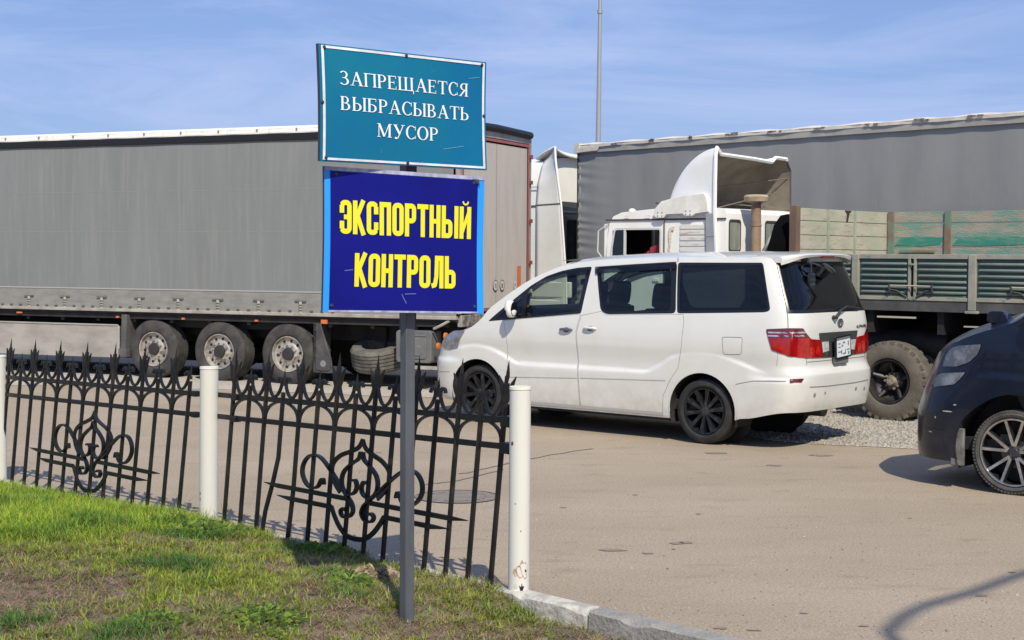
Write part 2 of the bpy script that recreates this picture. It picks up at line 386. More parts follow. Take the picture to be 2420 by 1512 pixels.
def car_wheel(parent,x,y,z,r,rr,sd,kind):  # outer face toward -y when sd=-1
    f=lambda h: h*(-sd)  # offset along y of depth h behind the face
    w=empty_part('wheel',parent)
    t=MB(); s=-sd
    prof=[(.03,rr),(.008,rr+.012),(.0,rr+.03),(.004,r-.035),(.018,r-.012),(.035,r-.002),(.062,r),(.066,r-.008),(.074,r-.008),(.078,r),(.11,r),(.114,r-.008),(.122,r-.008),(.126,r),(.155,r),(.159,r-.008),(.167,r-.008),(.171,r),(.20,r-.003),(.22,r-.02),(.235,rr)]
    prof=[(h*s,q) for h,q in prof]
    if s<0: prof=prof[::-1]
    t.lathe(prof,(x,y,z),n=56)
    if kind=='silver':
        for k in range(72):   # tread blocks on the shoulder
            a=2*math.pi*k/72
            mt=Matrix.Translation((x,y,z))@Matrix.Rotation(a,4,'Y')
            t.box(r-.026,r-.0065,min(f(.008),f(.04)),max(f(.008),f(.04)),-.010,.010,0,mt)
    tyre=t.build('tyre',rubber_car if kind!='silver' else M('grey_car_tyre',(.05,.048,.045),.85,col2=(.10,.092,.08),vs=6,bump=.3,bs=80),w,angle=28)
    b=MB(); back=[(.03,rr),(.05,rr-.012),(.17,rr-.03),(.19,.02)]
    back=[(h*s,q) for h,q in back]
    if s<0: back=back[::-1]
    b.lathe(back,(x,y,z),n=40)
    disc=[(.11,.02),(.11,.14),(.125,.14)]; disc=[(h*s,q) for h,q in disc]
    b.lathe(disc,(x,y,z),n=30,m=1)
    b.box(x-.13,x-.04,y+min(f(.07),f(.15)),y+max(f(.07),f(.15)),z+.02,z+.14,2)
    b.build('wheel_well_barrel' if False else 'barrel',[M('barrel_dark',(.012,.013,.015),.5,.4),M('brake_disc',(.12,.11,.10),.4,.8),M('caliper',(.02,.03,.08) if kind=='silver' else (.03,.03,.03),.5)],w)
    m=MB()
    lip=[(.028,rr+.002),(.012,rr-.004),(.014,rr-.016),(.03,rr-.02)]; lip=[(h*s,q) for h,q in lip]
    m.lathe(lip,(x,y,z),n=56,m=1)
    n=10
    for k in range(n):
        if kind=='silver':
            pair=k//2; c=2*math.pi*pair/5+.30; d=(.13 if k%2 else -.13); a0=c+d*.9; a1=c+d*2.15
            w0,w1=.017,.015
        else:
            a0=a1=2*math.pi*k/n+.16; w0,w1=.020,.032
        mt=Matrix.Translation((x,y,z))
        p0=Vector((.05*math.cos(a0),0,.05*math.sin(a0)));p1=Vector(((rr-.008)*math.cos(a1),0,(rr-.008)*math.sin(a1)))
        dr=(p1-p0).normalized(); nn=Vector((-dr.z,0,dr.x))
        vs=[]
        for p,wd,dp in((p0,w0,.030),(p0.lerp(p1,.55),(w0+w1)/2*.9,.024),(p1,w1,.016)):
            for a,h in((-1.25,dp+.045),(-.8,dp),(.8,dp),(1.25,dp+.045)): vs.append(tuple(Vector((x,y,z))+p+nn*a*wd+Vector((0,h*s,0))))
        for i in range(2):
            q=i*4
            for j,mi in((0,0),(1,1),(2,0)):
                f4=(q+j,q+j+1,q+5+j,q+4+j); m.add([vs[g] for g in f4],[(0,1,2,3) if s>0 else (3,2,1,0)],mi)
    hub=[(.022,.0001),(.022,.034),(.03,.045),(.036,.062),(.07,.066)]; hub=[(h*s,q) for h,q in hub]
    m.lathe(hub,(x,y,z),n=24,m=2)
    for k in range(5):
        a=2*math.pi*k/5+.6; m.tube([(x+.05*math.cos(a),y+.036*s,z+.05*math.sin(a)),(x+.05*math.cos(a),y+.022*s,z+.05*math.sin(a))],.008,6,2)
    if kind=='silver': mm=[M('alloy_pocket',(.03,.03,.032),.4,.5),M('machined_alloy',(.62,.61,.58),.28,.9,col2=(.35,.34,.32),vs=8),M('hub_cap_dark',(.03,.03,.035),.35)]
    else: mm=[M('black_alloy_side',(.008,.008,.01),.35),M('black_alloy',(.022,.023,.026),.25,.5,col2=(.06,.06,.065),vs=14,vr=(.5,.62)),M('black_hub',(.03,.03,.032),.3)]
    m.build('rim',mm,w,angle=30)
    return w
def empty_part(name,parent,loc=(0,0,0),rz=0):
    o=bpy.data.objects.new(name,None); COL.objects.link(o); o.parent=parent; o.location=loc; o.rotation_euler=(0,0,rz); return o
def seat(parent,x,y,mat,hr=True,kz=1.17):
    s=MB()
    s.prism(smooth_path([(-.26,.42),(.22,.40),(.26,.50),(.22,.56),(-.26,.58),(-.30,.5)],3,True),-.25,.25,'y',0,Matrix.Translation((x,y,0)))
    s.prism(smooth_path([(.17,.52),(.30,.52),(.42,1.10),(.38,1.17),(.30,1.14),(.16,.62)],3,True),-.25,.25,'y',0,Matrix.Translation((x,y,0)))
    if hr: s.prism(smooth_path([(.34,1.20),(.43,1.20),(.46,1.38),(.42,1.42),(.36,1.40),(.33,1.26)],3,True),-.13,.13,'y',0,Matrix.Translation((x,y,0)))
    s.v=[(a,b,c*kz) for a,b,c in s.v]
    return s.build('seat',mat,parent,bevel=.025)
def build_mpv(S,root,paint,cfg):
    Lu=S.L; sx=S.uofx(0); du=sx-1.5907
    dz=cfg.get('dz',0);dx=cfg.get('dx',0)
    sh=lambda L:[(u+dx+du,z+dz) for u,z in L]; bb=lambda L:[(u+du,z) for u,z in L]
    tyre_r,rim_r,hz,arch_r=cfg['tyre'],cfg['rim'],cfg['hz'],cfg['arch']
    fx,rx=.017,3.10
    DF=roundp(sh([(1.755,1.191),(2.155,1.481),(2.351,1.621),(2.549,1.726),(2.75,1.787),(2.954,1.823),(3.168,1.841),(3.101,1.32)]),.03)
    CF=roundp(sh([(2.305,1.262),(2.315,1.555),(2.47,1.672),(2.76,1.752),(3.10,1.79),(3.05,1.345)]),.025)
    CQ=roundp(sh([(1.87,1.222),(2.09,1.385),(2.24,1.50),(2.25,1.262)]),.02)
    if 'DF' in cfg: DF=roundp(cfg['DF'],.03); CQ=roundp(cfg['CQ'],.02)
    DM=roundp(sh([(3.232,1.834),(3.75,1.868),(4.277,1.899),(4.344,1.357),(3.448,1.321),(3.362,1.36)]),.05)
    CMd=roundp(sh([(3.262,1.808),(3.75,1.840),(4.215,1.868),(4.275,1.385),(3.46,1.352),(3.39,1.38)]),.05)
    DR=roundp(sh([(4.288,1.893),(5.56,1.899),(5.53,1.417),(5.46,1.398),(4.36,1.357)]),.035)
    CR=roundp(sh([(4.33,1.868),(5.535,1.872),(5.505,1.437),(5.45,1.424),(4.39,1.385)]),.035)
    RG=roundp([(5.722+du,1.912+dz),(2*Lu-5.722-du,1.912+dz),(2*Lu-5.706-du,1.391+dz),(5.706+du,1.391+dz)],.03); CG=inset(RG,.035)
    RGh=[(5.722+du,1.912+dz),(5.706+du,1.391+dz),(Lu+.05,1.391+dz),(Lu+.05,1.912+dz)]
    top=[];bot=[]
    for i in range(0,111):
        u=Lu*i/110; x0=S.base(u)[0]; top.append((u,S.ze(x0)))
        bot.append((u,cfg['zb'](x0)))
    outer=bot+top[::-1]
    arches=[circ(fx+sx,hz,arch_r,40),circ(rx+sx,hz,arch_r+.005,40)]
    arches=[a[:] for a in arches]+[[(q[0]-arch_r+.02,0),(q[0]+arch_r-.02,0),(q[0]+arch_r-.005,hz),(q[0]-arch_r+.005,hz)] for q in((fx+sx,0),(rx+sx,0))]
    FD=[(2.0,1.212),(3.096,1.316),(3.050,1.12),(3.076,.622),(3.094,.27),(2.05,.27),(2.065,.6),(2.05,1.0)]
    SD=[(3.106,1.30),(3.37,1.354),(3.448,1.316),(4.338,1.350),(4.44,1.350),(4.457,1.264),(4.438,1.012),(4.402,.79),(4.294,.642),(4.206,.477),(4.19,.27),(3.101,.27),(3.083,.622),(3.058,1.12)]
    FD=[(u+du+(dx if z>1 else 0),z+(dz if z>1 else 0)) for u,z in FD]; SD=[(u+du+(dx if z>1 else 0),z+(dz if z>1 else 0)) for u,z in SD]
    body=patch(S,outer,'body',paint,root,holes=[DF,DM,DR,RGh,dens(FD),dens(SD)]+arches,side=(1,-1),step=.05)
    for nm,poly,sds in(('front_door',FD,(1,-1)),('sliding_door',SD,(1,-1))):
        for sd in sds: 
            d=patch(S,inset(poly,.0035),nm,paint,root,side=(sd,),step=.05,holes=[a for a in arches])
            for h in cfg['handles'].get(nm,[]):
                q=MB(); u,z=h
                vs,fs=fill([circ(0,0,.048,20,.028)])
                q.add([tuple(Vector(S.P(u+a,z+b,.004))*1 if sd>0 else Vector((S.P(u+a,z+b,.004)[0],-S.P(u+a,z+b,.004)[1],z+b))) for a,b in vs],[f if sd>0 else tuple(reversed(f)) for f in fs],0)
                P=lambda a,b,o:(lambda w:(w[0],w[1]*sd,w[2]))(S.P(u+a,z+b,o))
                q.tube([P(-.085,0,.002),P(-.07,.002,.02),P(-.03,.006,.032),P(.03,.006,.032),P(.07,.002,.02),P(.085,0,.002)],[.010,.014,.015,.015,.014,.010],8,1)
                q.build('handle',[M('handle_recess',(.10,.11,.115) if nm=='front_door' else (.60,.60,.58),.5),dark_chrome if nm=='front_door' else paint],d)
    # roof, bonnet and windscreen in one skin
    ring=[]
    for i in range(0,141):
        u=.02+(Lu-.04)*i/140; x0=S.base(u)[0]; z=S.ze(x0); p=S.P(u,z); ring.append(p)
    zc=lerpf(cfg['zc'])
    def topf(a,b):
        p=ring[min(140,int(round(a*140)))]; y=p[1]*(1-2*b); e=min(1,abs(1-2*b))
        zt=max(p[2],zc(p[0])); return (p[0],y,p[2]+(zt-p[2])*(1-e**2.3))
    mb=MB(); mb.grid(topf,140,20,0)
    fs=[];gl=[]
    for f in mb.f:
        c=[sum(mb.v[i][k] for i in f)/4 for k in range(3)]
        w=abs(c[1])/max(.2,abs(S.P(S.uofx(c[0]) if c[0]>-.9 else .3,S.ze(c[0]))[1]))
        (gl if (cfg['ws'][0]<c[0]<cfg['ws'][1] and w<.90) else fs).append(f)
    r=MB(); r.v=mb.v; r.f=fs; r.m=[0]*len(fs); ro=r.build('roof',paint,root,angle=60)
    r2=MB(); r2.v=mb.v; r2.f=gl; r2.m=[0]*len(gl); r2.build('windscreen',g_clear,root,angle=80)
    # windows
    for sd in(1,-1):
        for poly,holes,gm,nm in((DF,[CF,CQ],g_clear,'side_window'),(DM,[CMd],g_tint,'side_window'),(DR,[CR],g_dark,'side_window')):
            fr=patch(S,poly,nm,black_trim,root,off=-.003,holes=holes,side=(sd,),step=.06)
            for hh in holes: patch(S,hh,'pane',g_dark if hh is CQ else gm,fr,off=-.006,side=(sd,),step=.07)
            if poly is DF: patch(S,sh([(2.36,1.60),(2.549,1.700),(2.75,1.765),(2.954,1.80),(3.13,1.815),(3.12,1.745),(2.954,1.735),(2.75,1.70),(2.549,1.635),(2.40,1.54)]),'rain_visor',g_visor,fr,off=.018,side=(sd,),step=.1)
            if poly is DM: patch(S,sh([(3.222,1.834),(3.75,1.868),(4.277,1.897),(4.285,1.82),(3.75,1.79),(3.24,1.755)]),'rain_visor',g_visor,fr,off=.018,side=(sd,),step=.1)
    rw=patch(S,RG,'rear_window',black_trim,root,off=-.003,holes=[CG],step=.06)
    patch(S,CG,'pane',g_rear,rw,off=-.006,step=.07)
    # inside trim skin
    patch(S,[(sx-.02,.82),(5.5,.82),(5.45,1.86+dz),(3.2,1.80+dz),(2.5,1.66+dz),(2.1,1.42+dz),(1.75,1.15+dz)],'interior_lining',M('interior_lining',(.015,.015,.016),.8),root,off=-.05,holes=[CF,CQ,CMd,CR],side=(1,-1),step=.15)
    il=MB(); il.grid(lambda a,b:(1.05+2.7*a,-.66+1.32*b,1.90+dz+.03*(1-(2*b-1)**2)),8,6,0); il.build('headliner',M('headliner',(.06,.058,.055),.9),root)
    und=MB(); und.box(-.75,3.75,-.80,.80,.34,.44); und.box(.45,2.66,-.84,.84,.215,.30)
    for wx in(fx,rx):
        for sd in(-1,1):
            und.lathe([(-.0,arch_r+.004),(.33,arch_r+.004)] if sd<0 else [(-.33,arch_r+.004),(0,arch_r+.004)],(wx,sd*.885,hz),n=30,a0=-20,a1=200,m=0)
            und.disc((wx,sd*.56,hz),arch_r+.01,'y',24,0)
    und.build('underbody',chassis_black,root,smooth=False)
    for wx in(fx,rx):
        for sd in(-1,1): car_wheel(root,wx,sd*.872,hz,tyre_r,rim_r,sd,cfg['kind'])
    ex=MB()
    for a,b in((fx,1),(rx,1)):
        for sd in(1,-1):
            ribbon(ex,S,[(a+sx+(arch_r+.006)*math.cos(R(t)),hz+(arch_r+.006)*math.sin(R(t))) for t in range(-8,190,8)],.014,.004,sd)
    split_build(ex,'wheel_arch_lip',paint,root)
    # cabin
    sm=M('seat_cloth',(.045,.032,.028),.9); da=M('dashboard_black',(.012,.012,.014),.6)
    for q in((.98,-.40),(.74,.40)): seat(root,*q,sm)
    seat(root,1.45,.42,sm); seat(root,1.87,-.40,sm); seat(root,2.85,0,sm,kz=1.1)
    
    b=MB(); b.prism(smooth_path([(.05,.7),(.75,.7),(.84,1.12+dz),(.80,1.34+dz),(.60,1.385+dz),(.15,1.25+dz),(0,1.15+dz)],3,True),-.78,.78,'y'); b.build('dashboard',da,root,bevel=.02)
    st=MB(); c=Vector((1.12,-.38,1.235+dz)); t=Matrix.Translation(c)@Matrix.Rotation(R(-48),4,'Y')
    ringp=[t@Vector((.20*math.cos(a*.262),.20*math.sin(a*.262),0)) for a in range(25)]; st.tube(ringp,.016,8,0,False)
    for a in(0,2.2,4.1): st.tube([t@Vector((0,0,-.03)),t@Vector((.18*math.cos(a),.18*math.sin(a),0))],.016,6,0)
    st.tube([t@Vector((0,0,-.03)),Vector((.7,-.38,1.05+dz))],.03,8,0); st.build('steering_wheel',da,root)
    mi=MB(); mi.rbox(.93,.96,-.13,.13,1.62+dz,1.69+dz,.02,ax='x'); mi.tube([(.95,0,1.69+dz),(.9,0,1.80+dz)],.01,6); mi.build('rear_view_mirror',da,root)
    gh=MB(); gh.tube([(.80,.70,1.72+dz),(.83,.66,1.66+dz),(.93,.64,1.68+dz),(1.0,.67,1.78+dz)],.014,6); gh.build('grab_handle',da,root)
    # door mirrors
    for sd in(-1,1):
        m=MB(); mx_,mz=cfg['mirror']
        m.grid(lambda a,b:(mx_+.055*math.cos(a*2*math.pi)*math.sin(math.pi*b)**.6+ (.02 if b<.5 else 0),sd*(1.02+.075*math.sin(a*2*math.pi)*math.sin(math.pi*b)**.6),mz-.10*math.cos(math.pi*b)),20,12,0,flip=sd>0)
        mo=m.build('door_mirror',paint,root,angle=70)
        g=MB(); g.disc((mx_+.062,sd*1.02,mz),.058,'x',20,0,ry=.058); g.v=[(x,sd*1.02+(y-sd*1.02),mz+(z-mz)*1.45) for x,y,z in g.v]
        g.build('mirror_glass',M('mirror_face',(.35,.38,.4),.08,1.),mo)
        a=MB(); a.tube([(mx_-.01,sd*.86,mz-.09),(mx_,sd*.97,mz-.05)],[.035,.025],8); a.build('mirror_arm',black_trim,mo)
    return dict(CG=CG,body=body)
def arr(parent_rz,base,y0):  # ground frame -> empty location
    ay=Vector((-math.sin(parent_rz),math.cos(parent_rz),0)); return base+ay*y0
Wv=[(.20,.845),(.28,.878),(.45,.896),(.60,.905),(.675,.909),(.705,.907),(.75,.886),(.80,.887),(.90,.898),(.99,.911),(1.06,.912),(1.18,.905),(1.3,.890),(1.6,.835),(1.85,.775),(1.97,.74)]
DRv=[(.25,.12),(.38,.05),(.5,.015),(.68,.0),(.76,-.005),(.81,.02),(.86,.045),(.95,.045),(1.2,.045),(1.38,.065),(1.6,.15),(1.9,.28),(1.97,.31)]
VAN=Shell(W=Wv,dr=DRv,df=[(.20,.10),(.30,.03),(.45,0),(.65,0),(.8,.03),(.95,.10),(1.05,.2),(1.3,.4)],
 ze=[(-.96,.80),(-.8,.90),(-.6,1.0),(-.46,1.05),(-.328,1.10),(-.1,1.20),(0,1.245),(.2,1.36),(.48,1.54),(.71,1.67),(.93,1.765),(1.15,1.84),(1.4,1.885),(1.8,1.92),(2.3,1.94),(3,1.95),(3.7,1.95),(4.3,1.935)],
 bl=[(-.6,.78),(-.266,.879),(-.05,.905),(.152,.888),(.379,.82),(.53,.75),(.68,.70),(1.2,.69),(2.35,.71),(2.544,.79),(2.714,.89),(2.87,.94),(3.05,.97),(3.23,.955),(3.42,.91),(3.6,.86),(3.8,.80),(4.0,.76)])
L2=2*VAN.L
rzv=R(-39.55)
van=empty('parked_van','white minivan with black alloy wheels parked side-on in front of the white truck cab','van',arr(rzv,Vector((-.398,17.79,0)),.88),rzv,'passenger vans in the yard')
def zbv(x):
    return .235+.01*sst(-.9,0,x)+(.06*sst(3.4,3.6,x)+.09*sst(3.6,4.15,x))
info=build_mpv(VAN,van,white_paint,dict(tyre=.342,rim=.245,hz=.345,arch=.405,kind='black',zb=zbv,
  handles={'front_door':[(2.915,1.135)],'sliding_door':[(3.243,1.16)]},ws=(-.02,.93),mirror=(.60,1.352),
  zc=[(-.97,.78),(-.9,.90),(-.75,1.0),(-.5,1.10),(-.2,1.19),(-.05,1.245),(.1,1.36),(.3,1.52),(.6,1.72),(.9,1.87),(1.05,1.915),(1.3,1.955),(1.8,1.985),(2.4,2.01),(3.0,2.02),(3.6,2.015),(3.9,2.0)]))
def half(S,poly,**k): return poly
lamp_red=M('lamp_red',(.26,.004,.005),.12,coat=.6,col2=(.48,.012,.010),vs=9,vr=(.45,.7)); lamp_dark=M('lamp_maroon',(.12,.010,.014),.12,coat=1)
lamp_clear=M('lamp_clear',(.70,.66,.64),.1,.6,coat=1,col2=(.35,.30,.30),vs=14); silver=M('silver_trim',(.42,.43,.42),.25,.85,col2=(.15,.16,.16),vs=10)
TL=[(5.479,1.23),(5.711,1.245),(5.882,1.243),(5.93,1.193),(6.014,1.131),(6.193,1.118),(6.249,.936),(5.946,.943),(5.735,.965),(5.554,1.025)]
for sd,nm in((1,'tail_light'),(-1,'tail_light')):
    def mf(u,z): return 1 if z>1.145 else 0
    t=patch(VAN,roundp(TL,.015),'tail_light',[lamp_red,lamp_dark],van,off=.010,step=.035,side=(sd,),matfn=mf,extra=[(5.5+.05*i,1.145) for i in range(9)])
    for z in(1.205,1.172): patch(VAN,[(5.505,z),(5.93-(1.23-z)*.7,z+.004),(5.95-(1.23-z)*.7,z-.012),(5.51,z-.015)],'clear_stripe',lamp_clear,t,off=.0125,side=(sd,))
    for u in(6.03,6.14): patch(VAN,circ(u,1.01,.045,18),'bulb_reflector',M('bulb_red',(.60,.02,.015),.1,coat=.6,col2=(.35,.006,.006),vs=30),t,off=.0125,side=(sd,))
q=[(6.165,1.187),(L2-6.165,1.187),(L2-6.249,.932),(6.249,.932)]
ga=patch(VAN,q,'plate_garnish',[silver,M('garnish_dark',(.07,.075,.075),.3,.3)],van,off=.008,step=.04,matfn=lambda u,z:1 if z>1.10 or abs(u-L2/2)<.17 else 0)
for sd in(1,-1): patch(VAN,[(6.215,1.095),(6.36,1.095),(6.37,1.0),(6.245,.985)],'reversing_light',M('reversing_lamp',(.78,.76,.74),.12,.2,coat=1,col2=(.5,.48,.47),vs=25),ga,off=.012,side=(sd,))
# number plate, two rows, letters too worn to read
m=MB(); PM=Matrix.Translation((4.235,-.012,1.033))@Matrix.Rotation(R(4),4,'X')
m.rbox(0,.018,-.165,.165,-.118,.118,.012,ax='x',mat=PM); pl=m.build('number_plate',black_trim,van)
m=MB(); m.box(.018,.0205,-.145,.145,-.098,.075,0,PM); m.box(.018,.0203,-.145,.145,.078,.10,1,PM); m.build('plate_face',[M('plate_white',(.66,.69,.69),.4),M('plate_grey',(.14,.16,.16),.5)],pl)
m=MB()
for (y,z,w,h) in((-.12,.04,.05,.012),(-.12,.005,.05,.012),(-.02,.045,.05,.018),(-.045,.015,.03,.02),(.09,.03,.022,.05),(-.125,-.045,.07,.012),(-.06,-.05,.02,.04),(-.02,-.07,.05,.015),(.03,-.05,.016,.045),(.07,-.035,.05,.014),(.09,-.07,.03,.03)): m.box(.0205,.022,y,y+w,z-h/2,z+h/2,0,PM)
m.build('plate_marks',M('plate_marks',(.16,.17,.19),.6),pl)
m=MB(); m.box(4.20,4.232,-.14,.14,.865,.925); m.build('plate_bracket',M('bracket_grey',(.22,.22,.23),.5,.4),van)
# rear wiper, badge, lettering, spoiler, brake lamp, under-mirror, reflectors
m=MB(); S_=lambda u,z,o:Vector(VAN.P(u,z,o))
m.tube([S_(6.47,1.335,.01),S_(6.47,1.335,.05),S_(6.56,1.395,.06)],[.022,.02,.012],8); m.tube([S_(6.56,1.395,.055),S_(6.75,1.43,.045),S_(7.06,1.415,.03)],[.012,.010,.008],6); m.build('rear_wiper',black_plastic,van)
m=MB(); e0=Vector(VAN.P(6.62,1.277,.012))
for a,b,y,z,r in((.054,.040,0,0,.0055),(.021,.034,0,-.004,.0045),(.040,.012,0,.020,.0045)): m.tube([e0+Vector((0,y+a*math.cos(i*.2618),z+b*math.sin(i*.2618))) for i in range(25)],r,6,0,False)
m.build('badge',M('badge_chrome',(.16,.16,.16),.25,.8),van)
m=MB()
for i,g in enumerate('ALPHARD'):
    y0=.40+.037*i; k=.024
    segs={'A':[((0,0),(.5,1)),((.5,1),(1,0)),((.2,.4),(.8,.4))],'L':[((0,1),(0,0)),((0,0),(1,0))],'P':[((0,0),(0,1)),((0,1),(1,1)),((1,1),(1,.5)),((1,.5),(0,.5))],'H':[((0,0),(0,1)),((1,0),(1,1)),((0,.5),(1,.5))],'R':[((0,0),(0,1)),((0,1),(1,1)),((1,1),(1,.5)),((1,.5),(0,.5)),((.3,.5),(1,0))],'D':[((0,0),(0,1)),((0,1),(.7,1)),((.7,1),(1,.6)),((1,.6),(1,.3)),((1,.3),(.7,0)),((.7,0),(0,0))]}[g]
    for p,q_ in segs:
        a=S_(L2/2+y0+p[0]*k,1.215+p[1]*.026,.006);b=S_(L2/2+y0+q_[0]*k,1.215+q_[1]*.026,.006); m.tube([a,b],.0036,4)
m.build('badge_lettering',M('badge_chrome',(.1,.1,.1)),van)
m=MB()
def spo(a,b):
    y=-.715+1.43*b; e=abs(2*b-1); d=e**6
    rz=lambda x:1.953+(.060-.02*max(0,x-3.6))*(1-(abs(y)/.745)**2.3)
    xb=4.06-.04*e**2-.10*e**10; zt=1.997-.012*e**2-.03*e**5
    prof=[(3.56,rz(3.56)-.004),(3.62,rz(3.62)+.005),(3.78,rz(3.78)+.005),(xb-.03,zt+.004),(xb,zt-.010),(xb-.012,zt-.034-.05*e**4),(3.90,1.93-.03*d),(3.80,1.915-.02*d)]
    k=a*(len(prof)-1); i=min(int(k),len(prof)-2); t=k-i
    return (prof[i][0]*(1-t)+prof[i+1][0]*t,y,prof[i][1]*(1-t)+prof[i+1][1]*t)
m.grid(spo,24,30,0,flip=True); m.v=[(x,y*(1 if abs(y)<.7 else 1),z) for x,y,z in m.v]
for sg in(-1,1):
    n=25; pts=[spo(i/24,0 if sg<0 else 1) for i in range(n)]; m.add(pts,[tuple(range(n)) if sg>0 else tuple(reversed(range(n)))],0)
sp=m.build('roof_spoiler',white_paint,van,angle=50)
m=MB(); m.box(4.03,4.056,-.12,.14,1.945,1.972); m.build('brake_light',M('brake_lamp_maroon',(.10,.004,.006),.2,coat=1),sp)
m=MB(); m.tube([(3.93,-.34,1.93),(4.0,-.33,1.915),(4.03,-.32,1.89)],[.03,.028,.014],8); m.tube([(4.03,-.32,1.90),(4.04,-.33,1.80)],[.010,.009],6); m.tube([(4.03,-.31,1.90),(4.07,-.12,1.855)],[.009,.008],6)
m.rbox(4.03,4.06,-.385,-.275,1.62,1.80,.045,ax='x')
m.grid(lambda a,b:(4.08+.02*math.cos(2*math.pi*a)*math.sin(math.pi*b),-.02-.14*math.cos(math.pi*b),1.84+.034*math.sin(2*math.pi*a)*math.sin(math.pi*b)+.045*math.cos(math.pi*b)),12,10)
m.build('parking_mirror',M('parking_mirror_black',(.02,.025,.035),.15,coat=1),van)
for sd in(1,-1): patch(VAN,roundp([(5.69,.735),(5.84,.742),(5.825,.708),(5.705,.704)],.008),'bumper_reflector',lamp_dark,van,off=.010,step=.02,side=(sd,))
m=MB()
for u,z in((6.042,.563),(6.25,.573),(L2-6.042,.563),(L2-6.25,.573)):
    pp=circ(u,z,.022 if u<6.1 or u>6.5 else .016,12); vs,fs=fill([pp]); m.add([VAN.P(a,b,.003) for a,b in vs],fs)
split_build(m,'parking_sensor',M('sensor_dark',(.22,.21,.2),.5),van)
# panel gaps and crease lines
m=MB(); sg=.006
for sd in(1,-1):
    ribbon(m,VAN,[(5.724,1.95),(5.73,1.907),(5.714,1.391),(5.715,1.25)],.009,.002,sd)
    ribbon(m,VAN,[(5.95,.938),(5.945,.86)],sg,.002,sd)
    ribbon(m,VAN,[(5.62,1.0),(5.60,.86)],sg*.6,.002,sd)
    ribbon(m,VAN,[(5.10,.655),(5.3,.70),(5.50,.712),(5.66,.716)],sg,.002,sd)
    ribbon(m,VAN,[(4.935,1.126),(4.96,1.133),(5.17,1.137),(5.188,1.12),(5.175,.975),(5.15,.962),(4.97,.954),(4.95,.97),(4.935,1.126)],.005,.002,sd)
    ribbon(m,VAN,[(.93,.56),(1.17,.574)],sg,.002,sd)
    ribbon(m,VAN,[(4.287,1.90),(4.28,1.944)],.010,.003,sd)
ribbon(m,VAN,[(5.95,.650),(6.3,.640),(L2-6.3,.640),(L2-5.95,.650)],.011,.002)
ribbon(m,VAN,[(5.95,.90),(L2-5.95,.90)],.008,.002)
m.build('panel_gaps',seam_dark,van)
m=MB()
for sd in(1,-1):
    ribbon(m,VAN,[(2.07,.563),(3.07,.605)],.006,.0035,sd); ribbon(m,VAN,[(3.11,.608),(4.24,.645)],.006,.0035,sd)
    ribbon(m,VAN,[(2.0,.285),(4.2,.285)],.03,.003,sd)
m.build('sill_moulding',M('sill_grey',(.42,.41,.38),.5),van)
for sd in(1,-1):
    h=patch(VAN,roundp([(.997,1.058),(1.216,1.082),(1.254,.861),(1.106,.84),(1.0,.845),(.90,.89),(.90,.99)],.02),'headlight',M('headlight_lens',(.17,.18,.20),.15,.4,coat=.7,col2=(.36,.37,.40),vs=10),van,off=.008,side=(sd,))
# exhaust
m=MB(); m.tube([(3.3,.35,.33),(3.85,.35,.33)],[.08,.08],12); m.build('exhaust_silencer',M('exhaust_steel',(.12,.11,.1),.6,.6),van)
# ---------------------------------------------------------------- dark van at the right edge
DK=Shell(W=[(.20,.86),(.30,.885),(.5,.90),(.75,.91),(1.0,.905),(1.2,.90),(1.38,.885),(1.7,.835),(1.95,.775),(2.1,.74)],
 dr=[(a+.08,b) for a,b in DRv],df=[(.20,.02),(.30,.0),(.6,0),(.72,.03),(.86,.08),(1.0,.13),(1.1,.17),(1.25,.24),(1.5,.45)],
 ze=[(-1.1,1.05),(-.96,1.12),(-.84,1.19),(-.72,1.26),(-.6,1.325),(-.5,1.37),(-.34,1.425),(-.15,1.48),(0,1.53),(.2,1.62),(.48,1.75),(.71,1.84),(.93,1.90),(1.15,1.94),(1.4,1.98),(1.8,2.01),(2.3,2.03),(3,2.04),(3.7,2.04),(4.3,2.02)],
 bl=[(-.6,.95),(-.2,.98),(.2,.96),(.5,.80),(1.2,.75),(2.35,.77),(2.7,.93),(3.05,1.02),(3.4,.98),(3.8,.86),(4,.8)],fc=(-.42,.625,2.5))
rzd=R(-39.5)
g0=G(2384,1170)
dark=empty('parked_van','dark blue minivan cut off by the right edge with silver twin-spoke alloys','van',arr(rzd,g0,.88),rzd,'passenger vans in the yard')
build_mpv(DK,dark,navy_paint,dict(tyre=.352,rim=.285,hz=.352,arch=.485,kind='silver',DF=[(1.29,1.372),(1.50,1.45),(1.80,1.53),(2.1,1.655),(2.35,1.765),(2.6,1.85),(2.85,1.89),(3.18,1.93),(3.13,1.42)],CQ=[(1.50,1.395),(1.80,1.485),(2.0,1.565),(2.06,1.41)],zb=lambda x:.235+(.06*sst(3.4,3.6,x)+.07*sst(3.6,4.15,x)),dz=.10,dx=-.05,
  handles={'front_door':[(2.9,1.2)],'sliding_door':[(3.243,1.22)]},ws=(-.02,.93),mirror=(.30,1.56),
  zc=[(-1.06,1.06),(-.95,1.15),(-.8,1.24),(-.5,1.38),(-.2,1.48),(-.05,1.54),(.1,1.62),(.3,1.73),(.6,1.83),(.9,1.96),(1.05,2.0),(1.3,2.04),(1.8,2.07),(2.4,2.09),(3.0,2.10),(3.6,2.09),(3.9,2.08)]))
ux=1.5907+(DK.uofx(0)-1.5907)
hl=M('headlight_smoked',(.10,.105,.11),.2,.3,coat=.6,col2=(.26,.26,.255),vs=7,vr=(.45,.65))
